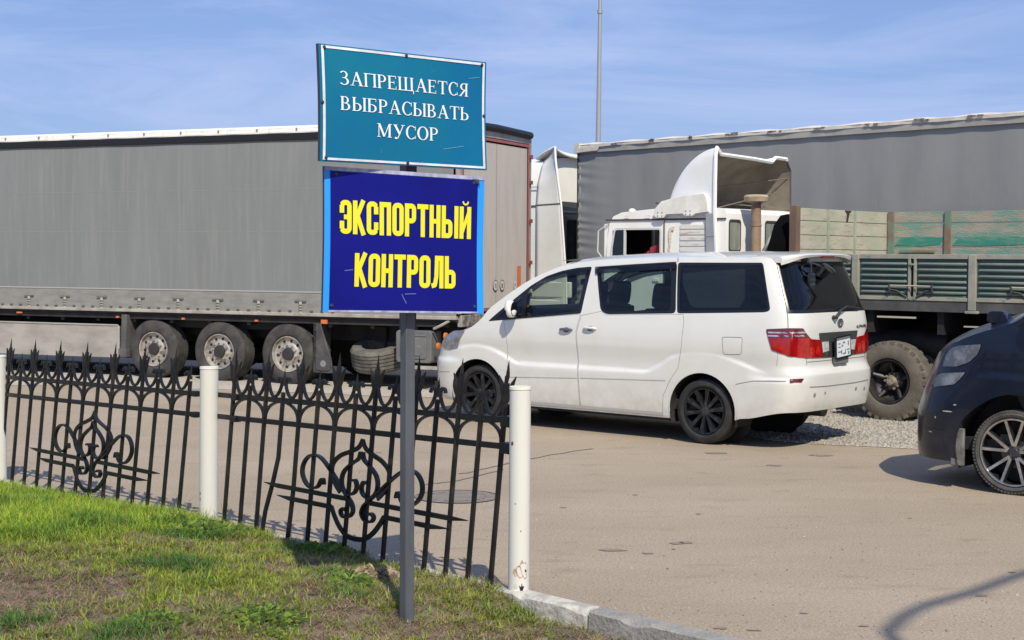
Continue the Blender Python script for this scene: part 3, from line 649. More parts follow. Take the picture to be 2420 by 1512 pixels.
for sd in(1,-1):
    o0=DK.uofx(0)
    patch(DK,roundp([(.905,1.031),(.885,1.125),(.915,1.188),(.981,1.215),(1.194,1.240),(1.205,1.155),(1.158,1.084),(1.065,1.042)],.02),'headlight',hl,dark,off=.010,side=(sd,),step=.03)
    patch(DK,roundp([(.86,.885),(.860,.946),(.934,.975),(1.165,1.0),(1.137,.934),(1.106,.892),(.884,.850)],.015),'indicator_lamp',hl,dark,off=.010,side=(sd,),step=.03)
m=MB()
for sd in(1,-1):
    ribbon(m,DK,[(o0-.87,.86),(o0-.62,.875),(o0-.47,.80),(o0-.40,.74)],.006,.002,sd)
    ribbon(m,DK,[(o0-.80,.50),(o0-.56,.50)],.008,.002,sd)
m.build('panel_gaps',M('gap_black',(.003,.003,.004),.6),dark)
m=MB()
for (u,z,w,h) in((-.55,.66,.10,.012),(-.66,.60,.02,.02),(-.50,.72,.03,.012),(-.72,.47,.05,.01)):
    vs,fs=fill([circ(o0+u,z,w/2,8,h/2)]); m.add([DK.P(a,b,.003) for a,b in vs],fs)
m.build('paint_scratches',M('scratch_grey',(.35,.34,.32),.8),dark)
m=MB(); m.box(-.52,-.40,-.875,-.84,.20,.52); m.build('mud_flap',M('flap_grey',(.09,.085,.08),.8,col2=(.2,.19,.17),vs=9),dark,bevel=.01)
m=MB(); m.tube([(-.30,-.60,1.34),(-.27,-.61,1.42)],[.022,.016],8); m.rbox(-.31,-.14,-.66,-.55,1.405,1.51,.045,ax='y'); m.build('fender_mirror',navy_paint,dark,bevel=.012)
m=MB(); m.rbox(-.145,-.135,-.65,-.56,1.42,1.495,.03,ax='x'); m.build('mirror_glass',MATS['mirror_face'],dark)
tarp=M('tarp_grey',(.205,.218,.215),.62,col2=(.180,.188,.184),vs=1.1,vr=(.35,.7),stretch=(1.6,1,.35),col3=(.25,.245,.235),v3=2.5,vr3=(.5,.8),s3=(5,1,.3),bump=.15,bs=6,bstretch=(1.2,1,.5))
tarp2=M('tarp_grey_blue',(.283,.285,.278),.62,col2=(.243,.242,.236),vs=1.3,vr=(.35,.7),stretch=(1.4,1,.4),col3=(.32,.32,.31),v3=3,vr3=(.6,.85),s3=(8,1,.2),bump=.2,bs=5,bstretch=(1,1,.6))
cream=M('cream_paint',(.68,.65,.57),.5,col2=(.50,.47,.40),vs=3,vr=(.5,.8))
white_old=M('old_white_paint',(.74,.73,.69),.45,col2=(.60,.57,.50),vs=3,vr=(.45,.8),coat=.15)
alu=M('dusty_aluminium',(.45,.42,.37),.55,.2,col2=(.30,.27,.23),vs=5)
beige_panel=M('beige_skirt',(.38,.35,.31),.6,col2=(.27,.25,.22),vs=2.5,stretch=(.6,1,1.5))
tarp_white=M('roof_tarp_white',(.80,.79,.75),.6,col2=(.55,.53,.48),vs=4,vr=(.55,.75),stretch=(3,1,1))
orange=M('orange_reflector',(.62,.16,.05),.5); redm=M('red_frame',(.36,.085,.075),.6,col2=(.28,.13,.115),vs=6,vr=(.4,.6))
rim_steel=M('truck_rim_silver',(.50,.46,.40),.4,.45,col2=(.20,.17,.14),vs=7,vr=(.42,.68))
hole_dark=M('hole_dark',(.01,.01,.01),.9)
def truck_wheel(parent,x,y,z,r,w,sd,kind='trailer',dual=False,rr=None):
    s=-sd; wh=empty_part('wheel',parent); f=lambda h:y+h*s; rr=rr or r*.60
    t=MB()
    tr=[(.05,rr-.005),(.012,rr+.015),(0,rr+.05),(.006,r-.06),(.03,r-.015),(.05,r)]
    ng=4
    for k in range(ng):
        h=.05+(w-.10)*(k+1)/(ng+1); tr+=[(h-.008,r),(h-.006,r-.012),(h+.006,r-.012),(h+.008,r)]
    tr+=[(w-.05,r),(w-.02,r-.02),(w,r-.06),(w-.01,rr)]
    def lat(mb,p,m=0,n=48):
        p=[(h*s,q) for h,q in p]; mb.lathe(p if s>0 else p[::-1],(x,y,z),n=n,m=m)
    lat(t,tr)
    if dual: lat(t,[(h+w+.05,q) for h,q in tr])
    if kind=='kamaz':
        for k in range(30):
            mt=Matrix.Translation((x,y,z))@Matrix.Rotation(2*math.pi*k/30,4,'Y')
            a,b=sorted((.014*s,.10*s)); t.box(r-.055,r-.001,a,b,-.026,.026,0,mt)
            a,b=sorted(((w-.10)*s,(w-.014)*s)); t.box(r-.055,r-.001,a,b,-.026,.026,0,mt)
    t.build('tyre',rubber_dusty if kind=='kamaz' else rubber,wh,angle=25)
    m=MB()
    if kind=='trailer':
        lat(m,[(.045,rr-.002),(.02,rr-.006),(.024,rr-.022),(.07,rr-.035),(.075,rr*.62),(.055,rr*.5),(.05,rr*.36)],0)
        lat(m,[(.05,rr*.36),(.02,rr*.34),(.012,rr*.26),(.02,.0001)],1,24)
        for k in range(10):
            a=2*math.pi*k/10+.1; c=(x+rr*.72*math.cos(a),f(.0685),z+rr*.72*math.sin(a)); m.disc((c[0],f(.066),c[2]),.022,'y',10,2,flip=s<0)
            a+=.31; c=(x+rr*.50*math.cos(a),z+rr*.50*math.sin(a)); m.tube([(c[0],f(.06),c[1]),(c[0],f(.018),c[1])],[.016,.012],7,0)
        m.build('rim',[rim_steel,M('hub_black',(.03,.028,.026),.5),hole_dark],wh)
    else:
        lat(m,[(.045,rr-.002),(.015,rr-.004),(.02,rr-.02),(.14,rr-.04),(.20,rr*.55),(.17,rr*.4)],0)
        lat(m,[(.17,rr*.42),(.165,rr*.40),(.08,rr*.20),(.06,rr*.17),(.055,.0001)],1,24)
        for k in range(10):
            a=2*math.pi*k/10; c=(x+rr*.34*math.cos(a),z+rr*.34*math.sin(a)); m.tube([(c[0],f(.17),c[1]),(c[0],f(.11),c[1])],[.018,.014],7,1)
        for k in range(5):
            a=2*math.pi*k/5+.3; d=Vector((math.cos(a),0,math.sin(a))); p=Vector((x,f(.16),z))
            m.tube([p+d*rr*.42,p+d*rr*.9+Vector((0,-.09*s,0))],[.03,.022],6,0)
        m.build('rim',[M('kamaz_rim_black',(.018,.018,.017),.5,.2,col2=(.06,.055,.05),vs=6),M('kamaz_hub',(.30,.26,.20),.7,col2=(.12,.10,.08),vs=18)],wh)
    return wh
# ================================================================= trailer on the left (rear end to the right)
rz1=R(-24.4); T1=empty('semi_trailer','long grey curtain-sided semi-trailer with red-edged rear doors behind the iron fence','trailer',(-3.389,22.885,0),rz1,'curtain-sided trailers')
XF=-10.7; XR=2.86
m=MB(); m.grid(lambda a,b:(XF+(XR-.06-XF)*a,.0+.003*math.sin(a*56)-.012*math.sin(math.pi*b),1.395+(3.69-1.395)*b),90,10,0,flip=False)
m.grid(lambda a,b:(XF+(XR-.06-XF)*a,2.52,1.0+(3.7-1.0)*b),4,2,0,flip=True)
cu=m.build('curtain',tarp,T1,angle=180)
m=MB(); 
for i in range(11):  # vertical weld lines of the curtain
    x=.268-.743*i*1.0+.05; m.grid(lambda a,b:(x-.006+.012*a,.003*math.sin((x-XF)/(XR-.06-XF)*56)-.012*math.sin(math.pi*b)-.0012,1.40+2.28*b),1,12)
m.build('curtain_seams',M('seam_grey',(.185,.19,.19),.7,col2=(.215,.222,.224),vs=3),cu)
m=MB(); rr_=random.Random(6)
for z_ in(2.93,2.30):
    bb_=(z_-1.395)/2.295; m.grid(lambda a,b:(XF+(XR-.1-XF)*a,.003*math.sin((XR-.1-XF)/(XR-.06-XF)*a*56)-.012*math.sin(math.pi*bb_)-.0014,z_-.006+.012*b),120,1,flip=True)
m.build('curtain_weld',M('weld_pale',(.225,.235,.232),.7),cu)
m=MB()
m.grid(lambda a,b:(XF+(XR-XF)*a,-.012-.012*b+.010*math.sin(a*110)*b,1.395-(1.395-1.085)*b),120,5,0,flip=True)
m.box(XF,XR,-.02,.0,1.385,1.405,1); m.build('curtain_skirt',[M('skirt_tarp',(.25,.24,.22),.6,col2=(.20,.19,.17),vs=4,stretch=(1,1,3)),M('welt_light',(.36,.35,.33),.6)],T1,angle=60)
m=MB(); m2=MB()
x=.268; bmats=[M('strap_dust',(.42,.40,.35),.7),M('buckle_dark',(.10,.09,.08),.6)]
while x>XF+.1:
    m=MB(); m.box(x-.022,x+.022,-.040,-.026,1.08,1.27,0); m.box(x-.10,x+.10,-.045,-.028,1.258,1.268,1)
    for z in(1.12,1.16,1.20): m.box(x-.026,x+.026,-.048,-.038,z-.008,z+.008,1)
    m.build('strap',bmats,T1); m=MB()
    for j in range(1,4):
        q=x+.743*j/4
        if q<XR-.1: m.box(q-.022,q+.022,-.045,-.02,1.09,1.12,1)
    split_build(m,'hook',bmats,T1); x-=.743
m=MB(); m.box(XF,XR,-.05,.03,1.035,1.085); m.box(XF,XR,2.45,2.53,1.035,1.085); m.build('side_rail',alu,T1,bevel=.006)
m=MB(); m.box(XF,XR,.0,2.5,1.0,1.034); m.box(XF,XR-.3,.55,.70,.66,1.0); m.box(XF,XR-.3,1.80,1.95,.66,1.0)
for i in range(18): q=XF+.6+i*.72; m.box(q,q+.06,.05,2.45,.88,1.0)
m.box(XF,XR-.15,.02,.06,.925,.995); m.box(-3.2,XR-2.3,.25,.30,.80,1.0)
m.build('chassis_frame',chassis_black,T1,smooth=False)
# roof
m=MB(); m.box(XF,XR-.5,-.035,.06,3.775,3.80); 
m.grid(lambda a,b:(XF+(XR-.55-XF)*a,-.03+2.56*b,3.84+.05*min(1,b*14,(1-b)*14)+.018*abs(math.sin(a*math.pi*17))*0),60,28,0,flip=False)
m.grid(lambda a,b:(XF+(XR-.55-XF)*a,-.03-.004*math.sin(a*math.pi*34),3.765+.075*b),60,1,0)
for i in range(17): q=.2-.70*i; m.box(q-.012,q+.012,-.045,-.028,3.80,3.84,1)
m.build('roof',[tarp_white,M('rivet_dark',(.25,.23,.2),.7)],T1,angle=40)
m=MB(); m.box(XF,XR,-.03,.04,3.66,3.766); m.box(XF,XR,2.46,2.53,3.66,3.79)
m.tube([(XR-.60,-.02,3.83),(XR-.05,-.02,3.83),(XR+.05,.03,3.83),(XR+.05,1.2,3.85),(XR+.05,2.44,3.83),(XR-.02,2.54,3.82),(XR-.55,2.54,3.82)],[.05,.055,.06,.06,.06,.055,.045],8)
m.box(XR-.56,XR+.01,.0,2.5,3.80,3.87)
m.build('roof_edge_rail',M('rail_black',(.008,.009,.011),.5),T1,bevel=.01)
# rear doors
for a,b in((.07,1.235),(1.245,2.36)):
    m=MB(); n=int((b-a)/.035)
    m.grid(lambda p,q:(XR+.03+(.010 if int(p*n*2+.01)%2 else 0),a+(b-a)*p,1.18+(3.62-1.18)*q),n*2,1)
    do=m.build('rear_door',M('rear_door_beige',(.37,.335,.31),.5,col2=(.33,.30,.275),vs=3,stretch=(1,3,.4)),T1,smooth=False)
    m=MB()
    for y in(a+.22,b-.2): m.tube([(XR+.055,y,1.15),(XR+.055,y,3.66)],.014,6) if False else None
    mm=MB(); ys=(2.36,2.42) if b>2 else (.0,.065)
m=MB(); m.box(XR-.03,XR+.045,.0,.065,1.12,3.78); m.box(XR-.03,XR+.045,2.43,2.5,1.12,3.78); m.box(XR-.03,XR+.04,.065,2.43,3.70,3.80); m.build('rear_frame',M('frame_greybeige',(.36,.33,.31),.5,col2=(.25,.22,.2),vs=5),T1)
m=MB(); m.box(XR+.035,XR+.052,.07,2.42,3.645,3.685); m.box(XR+.035,XR+.052,2.385,2.422,1.175,3.645); m.box(XR+.035,XR+.052,.07,.105,1.175,3.645); m.box(XR+.035,XR+.052,.07,2.42,1.135,1.175)
m.build('red_trim',redm,T1)
m=MB()
for z in(1.35,1.85,2.5,3.1,3.5): m.rbox(XR+.03,XR+.075,2.40,2.50,z-.03,z+.03,.01,ax='x')
m.build('door_hinges',M('hinge_brown',(.20,.07,.06),.6),T1)
m=MB()
for y,t in((1.19,'70'),(1.43,'80')):
    m.disc((XR+.048,y,1.51),.085,'x',24,0); m.lathe([(.0495,.085),(.051,.078),(.0495,.070)],(XR,y,1.51),'x',24,1)
    for q,(c) in enumerate(t):
        yy=y-.035+q*.035
        if c=='7': m.box(XR+.051,XR+.053,yy,yy+.025,1.53,1.537,1); m.box(XR+.051,XR+.053,yy+.010,yy+.018,1.475,1.53,1)
        else:
            m.box(XR+.051,XR+.053,yy,yy+.006,1.475,1.537,1); m.box(XR+.051,XR+.053,yy+.019,yy+.025,1.475,1.537,1); m.box(XR+.051,XR+.0531,yy+.006,yy+.019,1.531,1.537,1); m.box(XR+.051,XR+.0531,yy+.006,yy+.019,1.475,1.481,1)
            if c=='8': m.box(XR+.051,XR+.0532,yy+.006,yy+.019,1.503,1.509,1)
m.disc((XR+.048,1.90,1.51),.045,'x',16,0,ry=.07); m.box(XR+.0485,XR+.05,1.885,1.915,1.49,1.53,1)
split_build(m,'speed_sticker',[M('sticker_white',(.62,.58,.53),.5),M('sticker_ink',(.16,.14,.13),.6)],T1)
m=MB(); m.box(XR+.045,XR+.055,1.99,2.10,1.46,1.80); m.build('orange_plate',orange,T1)
m=MB(); m.box(XR-.02,XR+.05,.05,2.45,.93,1.10); 
m.build('rear_crossmember',M('rear_beam_dust',(.30,.28,.25),.8,col2=(.10,.09,.08),vs=9,vr=(.4,.6)),T1,bevel=.01)
m=MB(); m.box(XR-.10,XR+.0,.10,2.40,.33,.43); m.box(XR-.1,XR-.03,.5,.6,.4,1.0); m.box(XR-.1,XR-.03,1.9,2.0,.4,1.0)
m.build('underride_bar',alu,T1,bevel=.01)
for y0 in(.02,1.95):
    m=MB(); m.box(XR-.02,XR+.06,y0,y0+.5,.66,.84,0); tl=m.build('rear_lamp_holder',M('lamp_holder',(.20,.17,.16),.6),T1)
    m=MB()
    for i,(dy,mi) in enumerate(((.08,0),(.22,1),(.36,0))): m.lathe([(.0,.055),(.035,.05),(.05,.0001)],(XR+.06,y0+dy,.75),'x',16,mi)
    m.build('tail_lamp',[lamp_red,M('lamp_amber',(.55,.16,.03),.2,coat=1)],tl)
m=MB(); m.lathe([(0,.055),(.03,.05),(.04,.0001)],(XR-.18,-.02,.80),'x',14,0); m.lathe([(0,.05),(.03,.045),(.04,.0001)],(XR-.28,-.05,.66),'x',14,0); m.build('side_lamp',M('lamp_amber',(.5,.2,.1)),T1)
m=MB()
for x_ in(-3.17,-1.9,-.55): m.box(x_,x_+.05,-.03,-.005,.935,.962)
m.box(.62,.72,-.03,-.0,.93,.99); m.box(-5.2,-5.1,-.03,0,.965,.99); split_build(m,'side_marker',orange,T1)
# skirt, mudguards, spare, box, undersides
m=MB(); m.prism([(-9.9,.27),(-3.14,.30),(-3.10,.34),(-3.10,.79),(-3.14,.825),(-9.9,.81)],-.04,-.01,'y'); m.box(-9.9,-3.12,-.052,-.035,.805,.83,0); m.build('side_skirt',beige_panel,T1,bevel=.006)
m=MB(); m.box(-9.9,-3.0,.02,.3,.33,.80); m.box(-9.9,3-.2,2.40,2.46,.10,.95); m.box(-3,2.6,1.25,1.28,.25,.95); m.build('pallet_box_and_dark_fill',chassis_black,T1,smooth=False)  # far skirt and centre sheet are black fill added to keep the underside dark
m=MB(); m.prism([(-3.06,.30),(-2.98,.30),(-2.93,.99),(-3.04,.99)],-.05,.3,'y'); m.box(-3.1,-2.95,-.06,.05,.32,.45); m.build('mudguard_stay',M('stay_grey',(.075,.075,.075),.7,col2=(.12,.11,.1),vs=5),T1)
m=MB(); m.prism([(.50,.93),(.62,.93),(.80,.42),(.84,.20),(.52,.20),(.50,.5)],-.05,-.02,'y'); m.box(.50,.56,-.05,.35,.2,.93); fl=m.build('mud_flap',M('flap_rubber',(.045,.045,.045),.7,col2=(.10,.095,.09),vs=6),T1,bevel=.008)
m=MB(); m.rbox(.55,.80,-.065,-.048,.24,.44,.03,ax='y'); m.disc((.68,-.067,.34),.05,'y',16,1); m.build('flap_badge',[M('flap_dark',(.06,.06,.06),.6),M('flap_disc',(.22,.21,.2),.5)],fl)
m=MB()
pr=[(-.17,.26),(-.17,.40),(-.13,.435)]
for k in range(5):
    h=-.11+.055*k; pr+=[(h-.009,.44),(h-.007,.425),(h+.007,.425),(h+.009,.44)]
pr+=[(.13,.435),(.17,.40),(.17,.26),(.0,.24)]
m.lathe(pr,(0,0,0),'z',44); stt=m.build('spare_tyre',M('spare_rubber',(.085,.08,.072),.85,col2=(.16,.15,.125),vs=6),T1,loc=(1.38,.42,.47)); stt.rotation_euler=(R(16),0,0)
m=MB(); m.tube([(1.42,.5,.30),(1.42,.5,1.0)],.03,6); m.box(1.0,1.85,.62,.78,.265,.295); m.build('spare_carrier',chassis_black,T1)
m=MB(); m.rbox(1.88,2.46,-.02,.30,.40,.87,.05,ax='y'); tb=m.build('tool_box',M('toolbox_grey',(.115,.118,.118),.6,col2=(.16,.155,.15),vs=4),T1,bevel=.012)
m=MB(); m.rbox(1.96,2.38,-.035,-.018,.46,.76,.04,ax='y'); m.rbox(2.03,2.31,-.045,-.03,.50,.66,.05,ax='y'); m.box(1.96,2.38,-.028,-.016,.785,.80); m.build('tool_box_lid',MATS['toolbox_grey'],tb,bevel=.006)
m=MB(); m.box(2.0,2.75,-.02,.02,.31,.36); m.tube([(2.5,-.02,.9),(2.62,-.04,.95),(2.75,-.02,1.02)],.02,6); split_build(m,'bumper_stay',alu,T1)
for x in(-2.485,-1.24,0):
    for sd in(-1,1): truck_wheel(T1,x,-.0 if sd<0 else 2.5,.455,.462,.36,sd)
m=MB()
for x in(-2.485,-1.24,0): m.tube([(x,.3,.455),(x,2.2,.455)],.07,10); m.box(x-.5,x-.2,.55,.75,.45,.75)
m.build('axle',chassis_black,T1)
m=MB(); m.box(-8.2,-8.05,.5,.62,0,1.0); m.box(-8.2,-8.05,1.9,2.02,0,1.0); m.box(XF-.03,XF,0,2.5,1.0,3.8); m.build('landing_leg',chassis_black,T1)
# ================================================================= articulated truck behind: trailer and tractor
rz2=R(-49.36); T2=empty('semi_trailer','grey-blue curtain-sided semi-trailer with scuffed pale roof edge behind the green dropside bed','trailer',(1.122,26.527,0),rz2,'curtain-sided trailers')
XE=13.6
def wr(a,b):
    x=XE*a; w=math.exp(-x/.45)
    w2=math.exp(-x/.28); return (x,.003*math.sin(a*130)+.010*w2*math.sin(b*95+3.*math.sin(b*13)+x*4)*(.4+.6*math.sin(b*21)**2)+.02*w,1.15+(3.74-1.15)*b)
m=MB(); m.grid(wr,300,150,0,flip=False); m.grid(lambda a,b:(XE*a,2.5,1.1+2.7*b),4,2,0,flip=True); m.box(0.02,.05,.02,2.48,1.1,3.8); m.box(XE,XE+.03,0,2.5,1.1,3.85)
c2=m.build('curtain',tarp2,T2,angle=180)
m=MB()
for i in range(17):
    x=1.55+.78*i
    if x<XE: m.grid(lambda a,b:(x-.004+.008*a,.003*math.sin(x/XE*130)-.0012,1.3+2.42*b),1,6)
m.build('curtain_seams',M('seam_pale',(.31,.31,.305),.7),c2)
m=MB(); m.box(-.01,XE,-.038,.05,3.735,3.828); m.box(-.012,.0,.0,.05,1.1,3.74,1); m.build('top_rail',[M('rail_greyish',(.33,.315,.285),.6,col2=(.42,.40,.35),vs=4,stretch=(1,1,1)),chassis_black],T2)
m=MB(); m.grid(lambda a,b:(-.02+XE*a,-.05+2.6*b,3.87+.04*min(1,b*18,(1-b)*18)+.012*math.sin(a*90)*min(1,b*18)),160,26,0); m.grid(lambda a,b:(-.02+XE*a,-.052+.01*math.sin(a*90),3.825+.045*b),80,1,0)
m.box(-.04,.10,-.06,.5,3.74,3.90); m.prism([(-.03,3.74),(.55,3.76),(.60,3.83),(-.03,3.83)],-.062,-.05,'y')
m.build('roof',M('roof_tarp_scuffed',(.66,.61,.53),.7,col2=(.44,.39,.33),vs=3,vr=(.5,.75),stretch=(2,1,4),bump=.3,bs=12),T2,angle=40)
m=MB(); rr_=random.Random(4)
for i in range(15):
    x=1.0+.86*i
    for j in range(4):
        a=x+rr_.uniform(-.09,.09); b=a+rr_.uniform(-.07,.07); w=rr_.uniform(.008,.02); m.box(min(a,b)-w,max(a,b)+w,-.066,-.060,3.835+rr_.uniform(0,.02),3.86+rr_.uniform(0,.03))
split_build(m,'roof_scuff',M('scuff_brown',(.16,.14,.12),.8,col2=(.26,.23,.2),vs=12),T2)
m=MB(); m.box(-.0,XE,-.03,.05,1.10,1.18); m.build('side_rail',alu,T2)
m=MB(); m.box(0,XE,0,2.5,1.0,1.09); m.box(0,XE,.6,.75,.6,1.0); m.box(0,XE,1.75,1.9,.6,1.0); m.box(3.6,8.4,-.01,.05,.15,.98); m.box(3.6,8.4,2.3,2.36,.1,.98); m.box(8.4,13.4,1.2,1.26,.15,.95); m.box(3.2,3.3,.5,.6,0,.9); m.build('chassis_frame',chassis_black,T2,smooth=False)  # besides the beams, black skirts and a centre sheet added to darken the underside
for x in(9.2,10.5,11.8):
    for sd in(-1,1): truck_wheel(T2,x,0 if sd<0 else 2.5,.5,.5,.36,sd)
TR=empty('truck_cab','tall white high-roof lorry cab with dark gap behind it left of the grey-blue trailer','lorry cab',(0,0,0),rz2+R(10))
TR.location=Vector((1.122,26.527,0))+Matrix.Rotation(rz2,3,'Z')@Vector((-.45,0,0))-Matrix.Rotation(rz2+R(10),3,'Z')@Vector((-.45,0,0))
tw=M('tractor_white',(.84,.82,.74),.4,coat=.3,col2=(.78,.75,.66),vs=2)
m=MB()
# cab shell with rounded high roof
def cabp(a,b):
    x=-3.2+2.22*a; y0,y1=.05,2.45; t=b
    zt=3.72-.9*max(0,.28-a)**1.1-.25*max(0,(.12-a))
    path=[(y0,.55),(y0,2.85),(y0+.05,3.25),(y0+.22,zt-.10),(y0+.5,zt),(1.25,zt+.05),(y1-.5,zt),(y1-.22,zt-.10),(y1-.05,3.25),(y1,2.85),(y1,.55)]
    k=t*(len(path)-1); i=min(int(k),len(path)-2); f=k-i
    return (x,path[i][0]*(1-f)+path[i+1][0]*f,path[i][1]*(1-f)+path[i+1][1]*f)
m.grid(cabp,14,40,0,flip=True)
n=41; e=[cabp(0,j/40) for j in range(n)]; m.add(e,[tuple(range(n))]); e=[cabp(1,j/40) for j in range(n)]; m.add(e,[tuple(reversed(range(n)))])
cb=m.build('cab',tw,TR,angle=50)
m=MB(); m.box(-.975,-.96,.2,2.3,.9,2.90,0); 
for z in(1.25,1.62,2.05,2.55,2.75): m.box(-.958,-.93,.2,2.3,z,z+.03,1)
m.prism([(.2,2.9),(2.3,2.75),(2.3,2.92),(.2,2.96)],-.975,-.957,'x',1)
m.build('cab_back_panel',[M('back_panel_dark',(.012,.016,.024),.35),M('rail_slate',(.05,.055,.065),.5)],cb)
m=MB(); m.box(-2.75,-1.85,.03,.05,2.05,2.75); m.box(-3.22,-3.2,.3,2.2,1.9,2.8); m.build('window',M('cab_glass_dark',(.01,.012,.015),.1,coat=1),cb)
m=MB(); m.box(-3.2,-.965,.035,.049,2.835,2.86); m.box(-3.2,-.965,.035,.0495,3.18,3.19); m.box(-1.45,-1.44,.035,.049,1.1,2.83); m.build('panel_joint',M('joint_dark',(.12,.11,.1),.8),cb)
m=MB()  # roof and side air deflector
prof=[(-1.25,3.70),(-1.05,3.78),(-.71,3.89),(-.60,3.88)]
def defl(a,b):
    k=a*3; i=min(int(k),2); f=k-i; x=prof[i][0]*(1-f)+prof[i+1][0]*f; z=prof[i][1]*(1-f)+prof[i+1][1]*f
    e=abs(2*b-1); q=.32*(1-a)+.05*a; return (x-.26*(1-e**3)*a,q+(2.5-2*q)*b,z-.15*a*(1-e**2))
m.grid(defl,6,24,0); m.build('roof_deflector',tw,TR,angle=80,solid=.03)
fe=[(.95,.045),(2.0,.045),(2.86,.045),(3.25,.09),(3.55,.20),(3.70,.34)]; re_=[(-.28,.95,.0),(-.30,1.62,.0),(-.42,2.88,.0),(-.50,3.30,.01),(-.57,3.65,.03),(-.60,3.885,.05)]
def sdef(y0,sg):
    def f(a,b):
        k=b*5; i=min(int(k),4); t=k-i
        z1=fe[i][0]*(1-t)+fe[i+1][0]*t; y1=fe[i][1]*(1-t)+fe[i+1][1]*t
        x2,z2,y2=(re_[i][q]*(1-t)+re_[i+1][q]*t for q in range(3))
        e=a**1.5; return (-1.02*(1-a)+x2*a,y0+sg*((y1)*(1-e)+y2*e),z1*(1-a)+z2*a)
    return f
for y0,sg in((0,1),(2.5,-1)):
    m=MB(); m.grid(sdef(y0,sg),8,25,0,flip=sg<0)
    o=m.build('side_deflector',tw,TR,angle=80,solid=.02)
    m=MB(); m.tube([(p[0],y0+sg*(p[2]-.004),p[1]) for p in re_],.020,6,0); m.build('deflector_edge',M('deflector_edge',(.84,.84,.80),.4),o)
    m=MB(); f_=sdef(y0,sg); m.tube([Vector(f_(a/8,.4))+Vector((0,-.012*sg,0)) for a in range(9)],.011,4); m.build('deflector_joint',MATS['joint_dark'],o)
m=MB(); m.box(-3.1,-.3,.0,.06,.95,1.18); m.box(-3.1,1.6,-.01,.06,.36,.90); m.box(-3.1,-.2,-.005,.06,1.22,1.50)
m.build('side_fairing',tw,TR,bevel=.02)
m=MB(); m.box(-3.0,3.2,.6,1.9,.55,1.0); m.box(-3.0,1.5,.07,.5,.40,.95); m.tube([(-.55,.5,.9),(-.55,.5,2.6)],.10,10); m.box(-.9,-.3,.4,2.1,.95,1.15); m.build('chassis_frame',chassis_black,TR)
m=MB(); m.tube([(-.62,.32,1.0),(-.60,.40,1.7),(-.55,.55,1.5),(-.25,.7,1.45),(.0,.8,1.6)],.03,6); m.build('air_hoses',chassis_black,TR)
for x,dl in((-2.2,False),(1.9,True)):
    for sd in(-1,1): truck_wheel(TR,x,.03 if sd<0 else 2.47,.5,.5,.30,sd,dual=dl)
# ================================================================= old dropside truck
rzk=R(-41); K=empty('old_truck','old white-cab truck with roof wind deflector and faded green dropside bed','truck',(4.499,18.199,0),rzk)
W_=2.35
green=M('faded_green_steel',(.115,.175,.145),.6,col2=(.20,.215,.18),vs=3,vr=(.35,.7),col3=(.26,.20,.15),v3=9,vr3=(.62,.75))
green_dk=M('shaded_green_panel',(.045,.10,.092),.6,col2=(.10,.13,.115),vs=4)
rail_g=M('dusty_green_rail',(.25,.26,.21),.7,col2=(.36,.32,.26),vs=5,vr=(.35,.65),col3=(.15,.22,.18),v3=11)
# near side boards
XS=-1.24; XL=3.95; Z0,Z1=1.455,2.0
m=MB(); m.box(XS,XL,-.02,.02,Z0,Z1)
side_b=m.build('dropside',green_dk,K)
posts=[]; xx=-1.16; k=0
posts=[(-.42,'w'),(.318,'d'),(1.065,'w'),(1.81,'d'),(2.56,'w'),(3.30,'d')]
edges=[XS+.05]+[p[0] for p in posts]+[XL]
m=MB(); rows=[1.885,1.815,1.745,1.675,1.61,1.55]
for i in range(len(edges)-1):
    a=edges[i]+.075; b=edges[i+1]-.075
    if b-a<.2: continue
    for z in rows:
        m.tube([(a,-.022,z),(a+.03,-.040,z),(b-.03,-.040,z),(b,-.022,z)],.018,8)
    m.box(a,b,-.035,-.018,Z0+.03,1.52)
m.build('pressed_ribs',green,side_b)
m=MB(); m.box(XS,XL,-.05,.03,Z1-.055,Z1); m.box(XS,XL,-.05,.03,Z0,Z0+.045); m.box(XS-.02,XS+.05,-.05,.04,Z0-.1,Z1+.01)
for x,t in posts:
    if t=='w': m.box(x-.045,x+.045,-.062,.03,Z0-.10,Z1-.004); m.rbox(x-.075,x+.085,-.075,.0,Z0-.135,Z0-.105,.01,ax='y')
    else: m.box(x-.05,x-.022,-.056,.03,Z0+.01,Z1-.05); m.box(x+.022,x+.05,-.056,.03,Z0+.01,Z1-.05); m.box(x-.03,x+.03,-.07,-.05,1.87,1.89)
m.build('dropside_frame',rail_g,side_b,bevel=.004)
m=MB()
for x in(.318,1.81,3.3):
    m.box(x-.022,x+.022,-.024,-.0,Z0,Z1-.055,0)
    m.tube([(x-.28,-.085,1.63),(x+.28,-.085,1.625)],.010,6,1)
    for s in(-1,1): m.tube([(x+s*.27,-.03,1.53),(x+s*.27,-.08,1.56),(x+s*.27,-.09,1.645)],.014,6,2); m.tube([(x+s*.06,-.05,1.49),(x+s*.18,-.06,1.565),(x+s*.27,-.06,1.58)],.014,6,2)
split_build(m,'latch_bar',[M('slot_dark',(.02,.018,.015),.9),M('latch_steel',(.42,.38,.31),.6),M('latch_dark',(.05,.055,.05),.7)],side_b)
m=MB(); m.box(XS,XL,-.04,.06,1.33,Z0-.004); m.box(XS,XL,.03,W_,Z0-.06,Z0+.0); m.box(XS,XL,W_-.1,W_,1.33,Z0-.06); m.build('bed_floor',M('bed_underrail',(.055,.055,.057),.7,col2=(.10,.095,.09),vs=4),K,smooth=False)
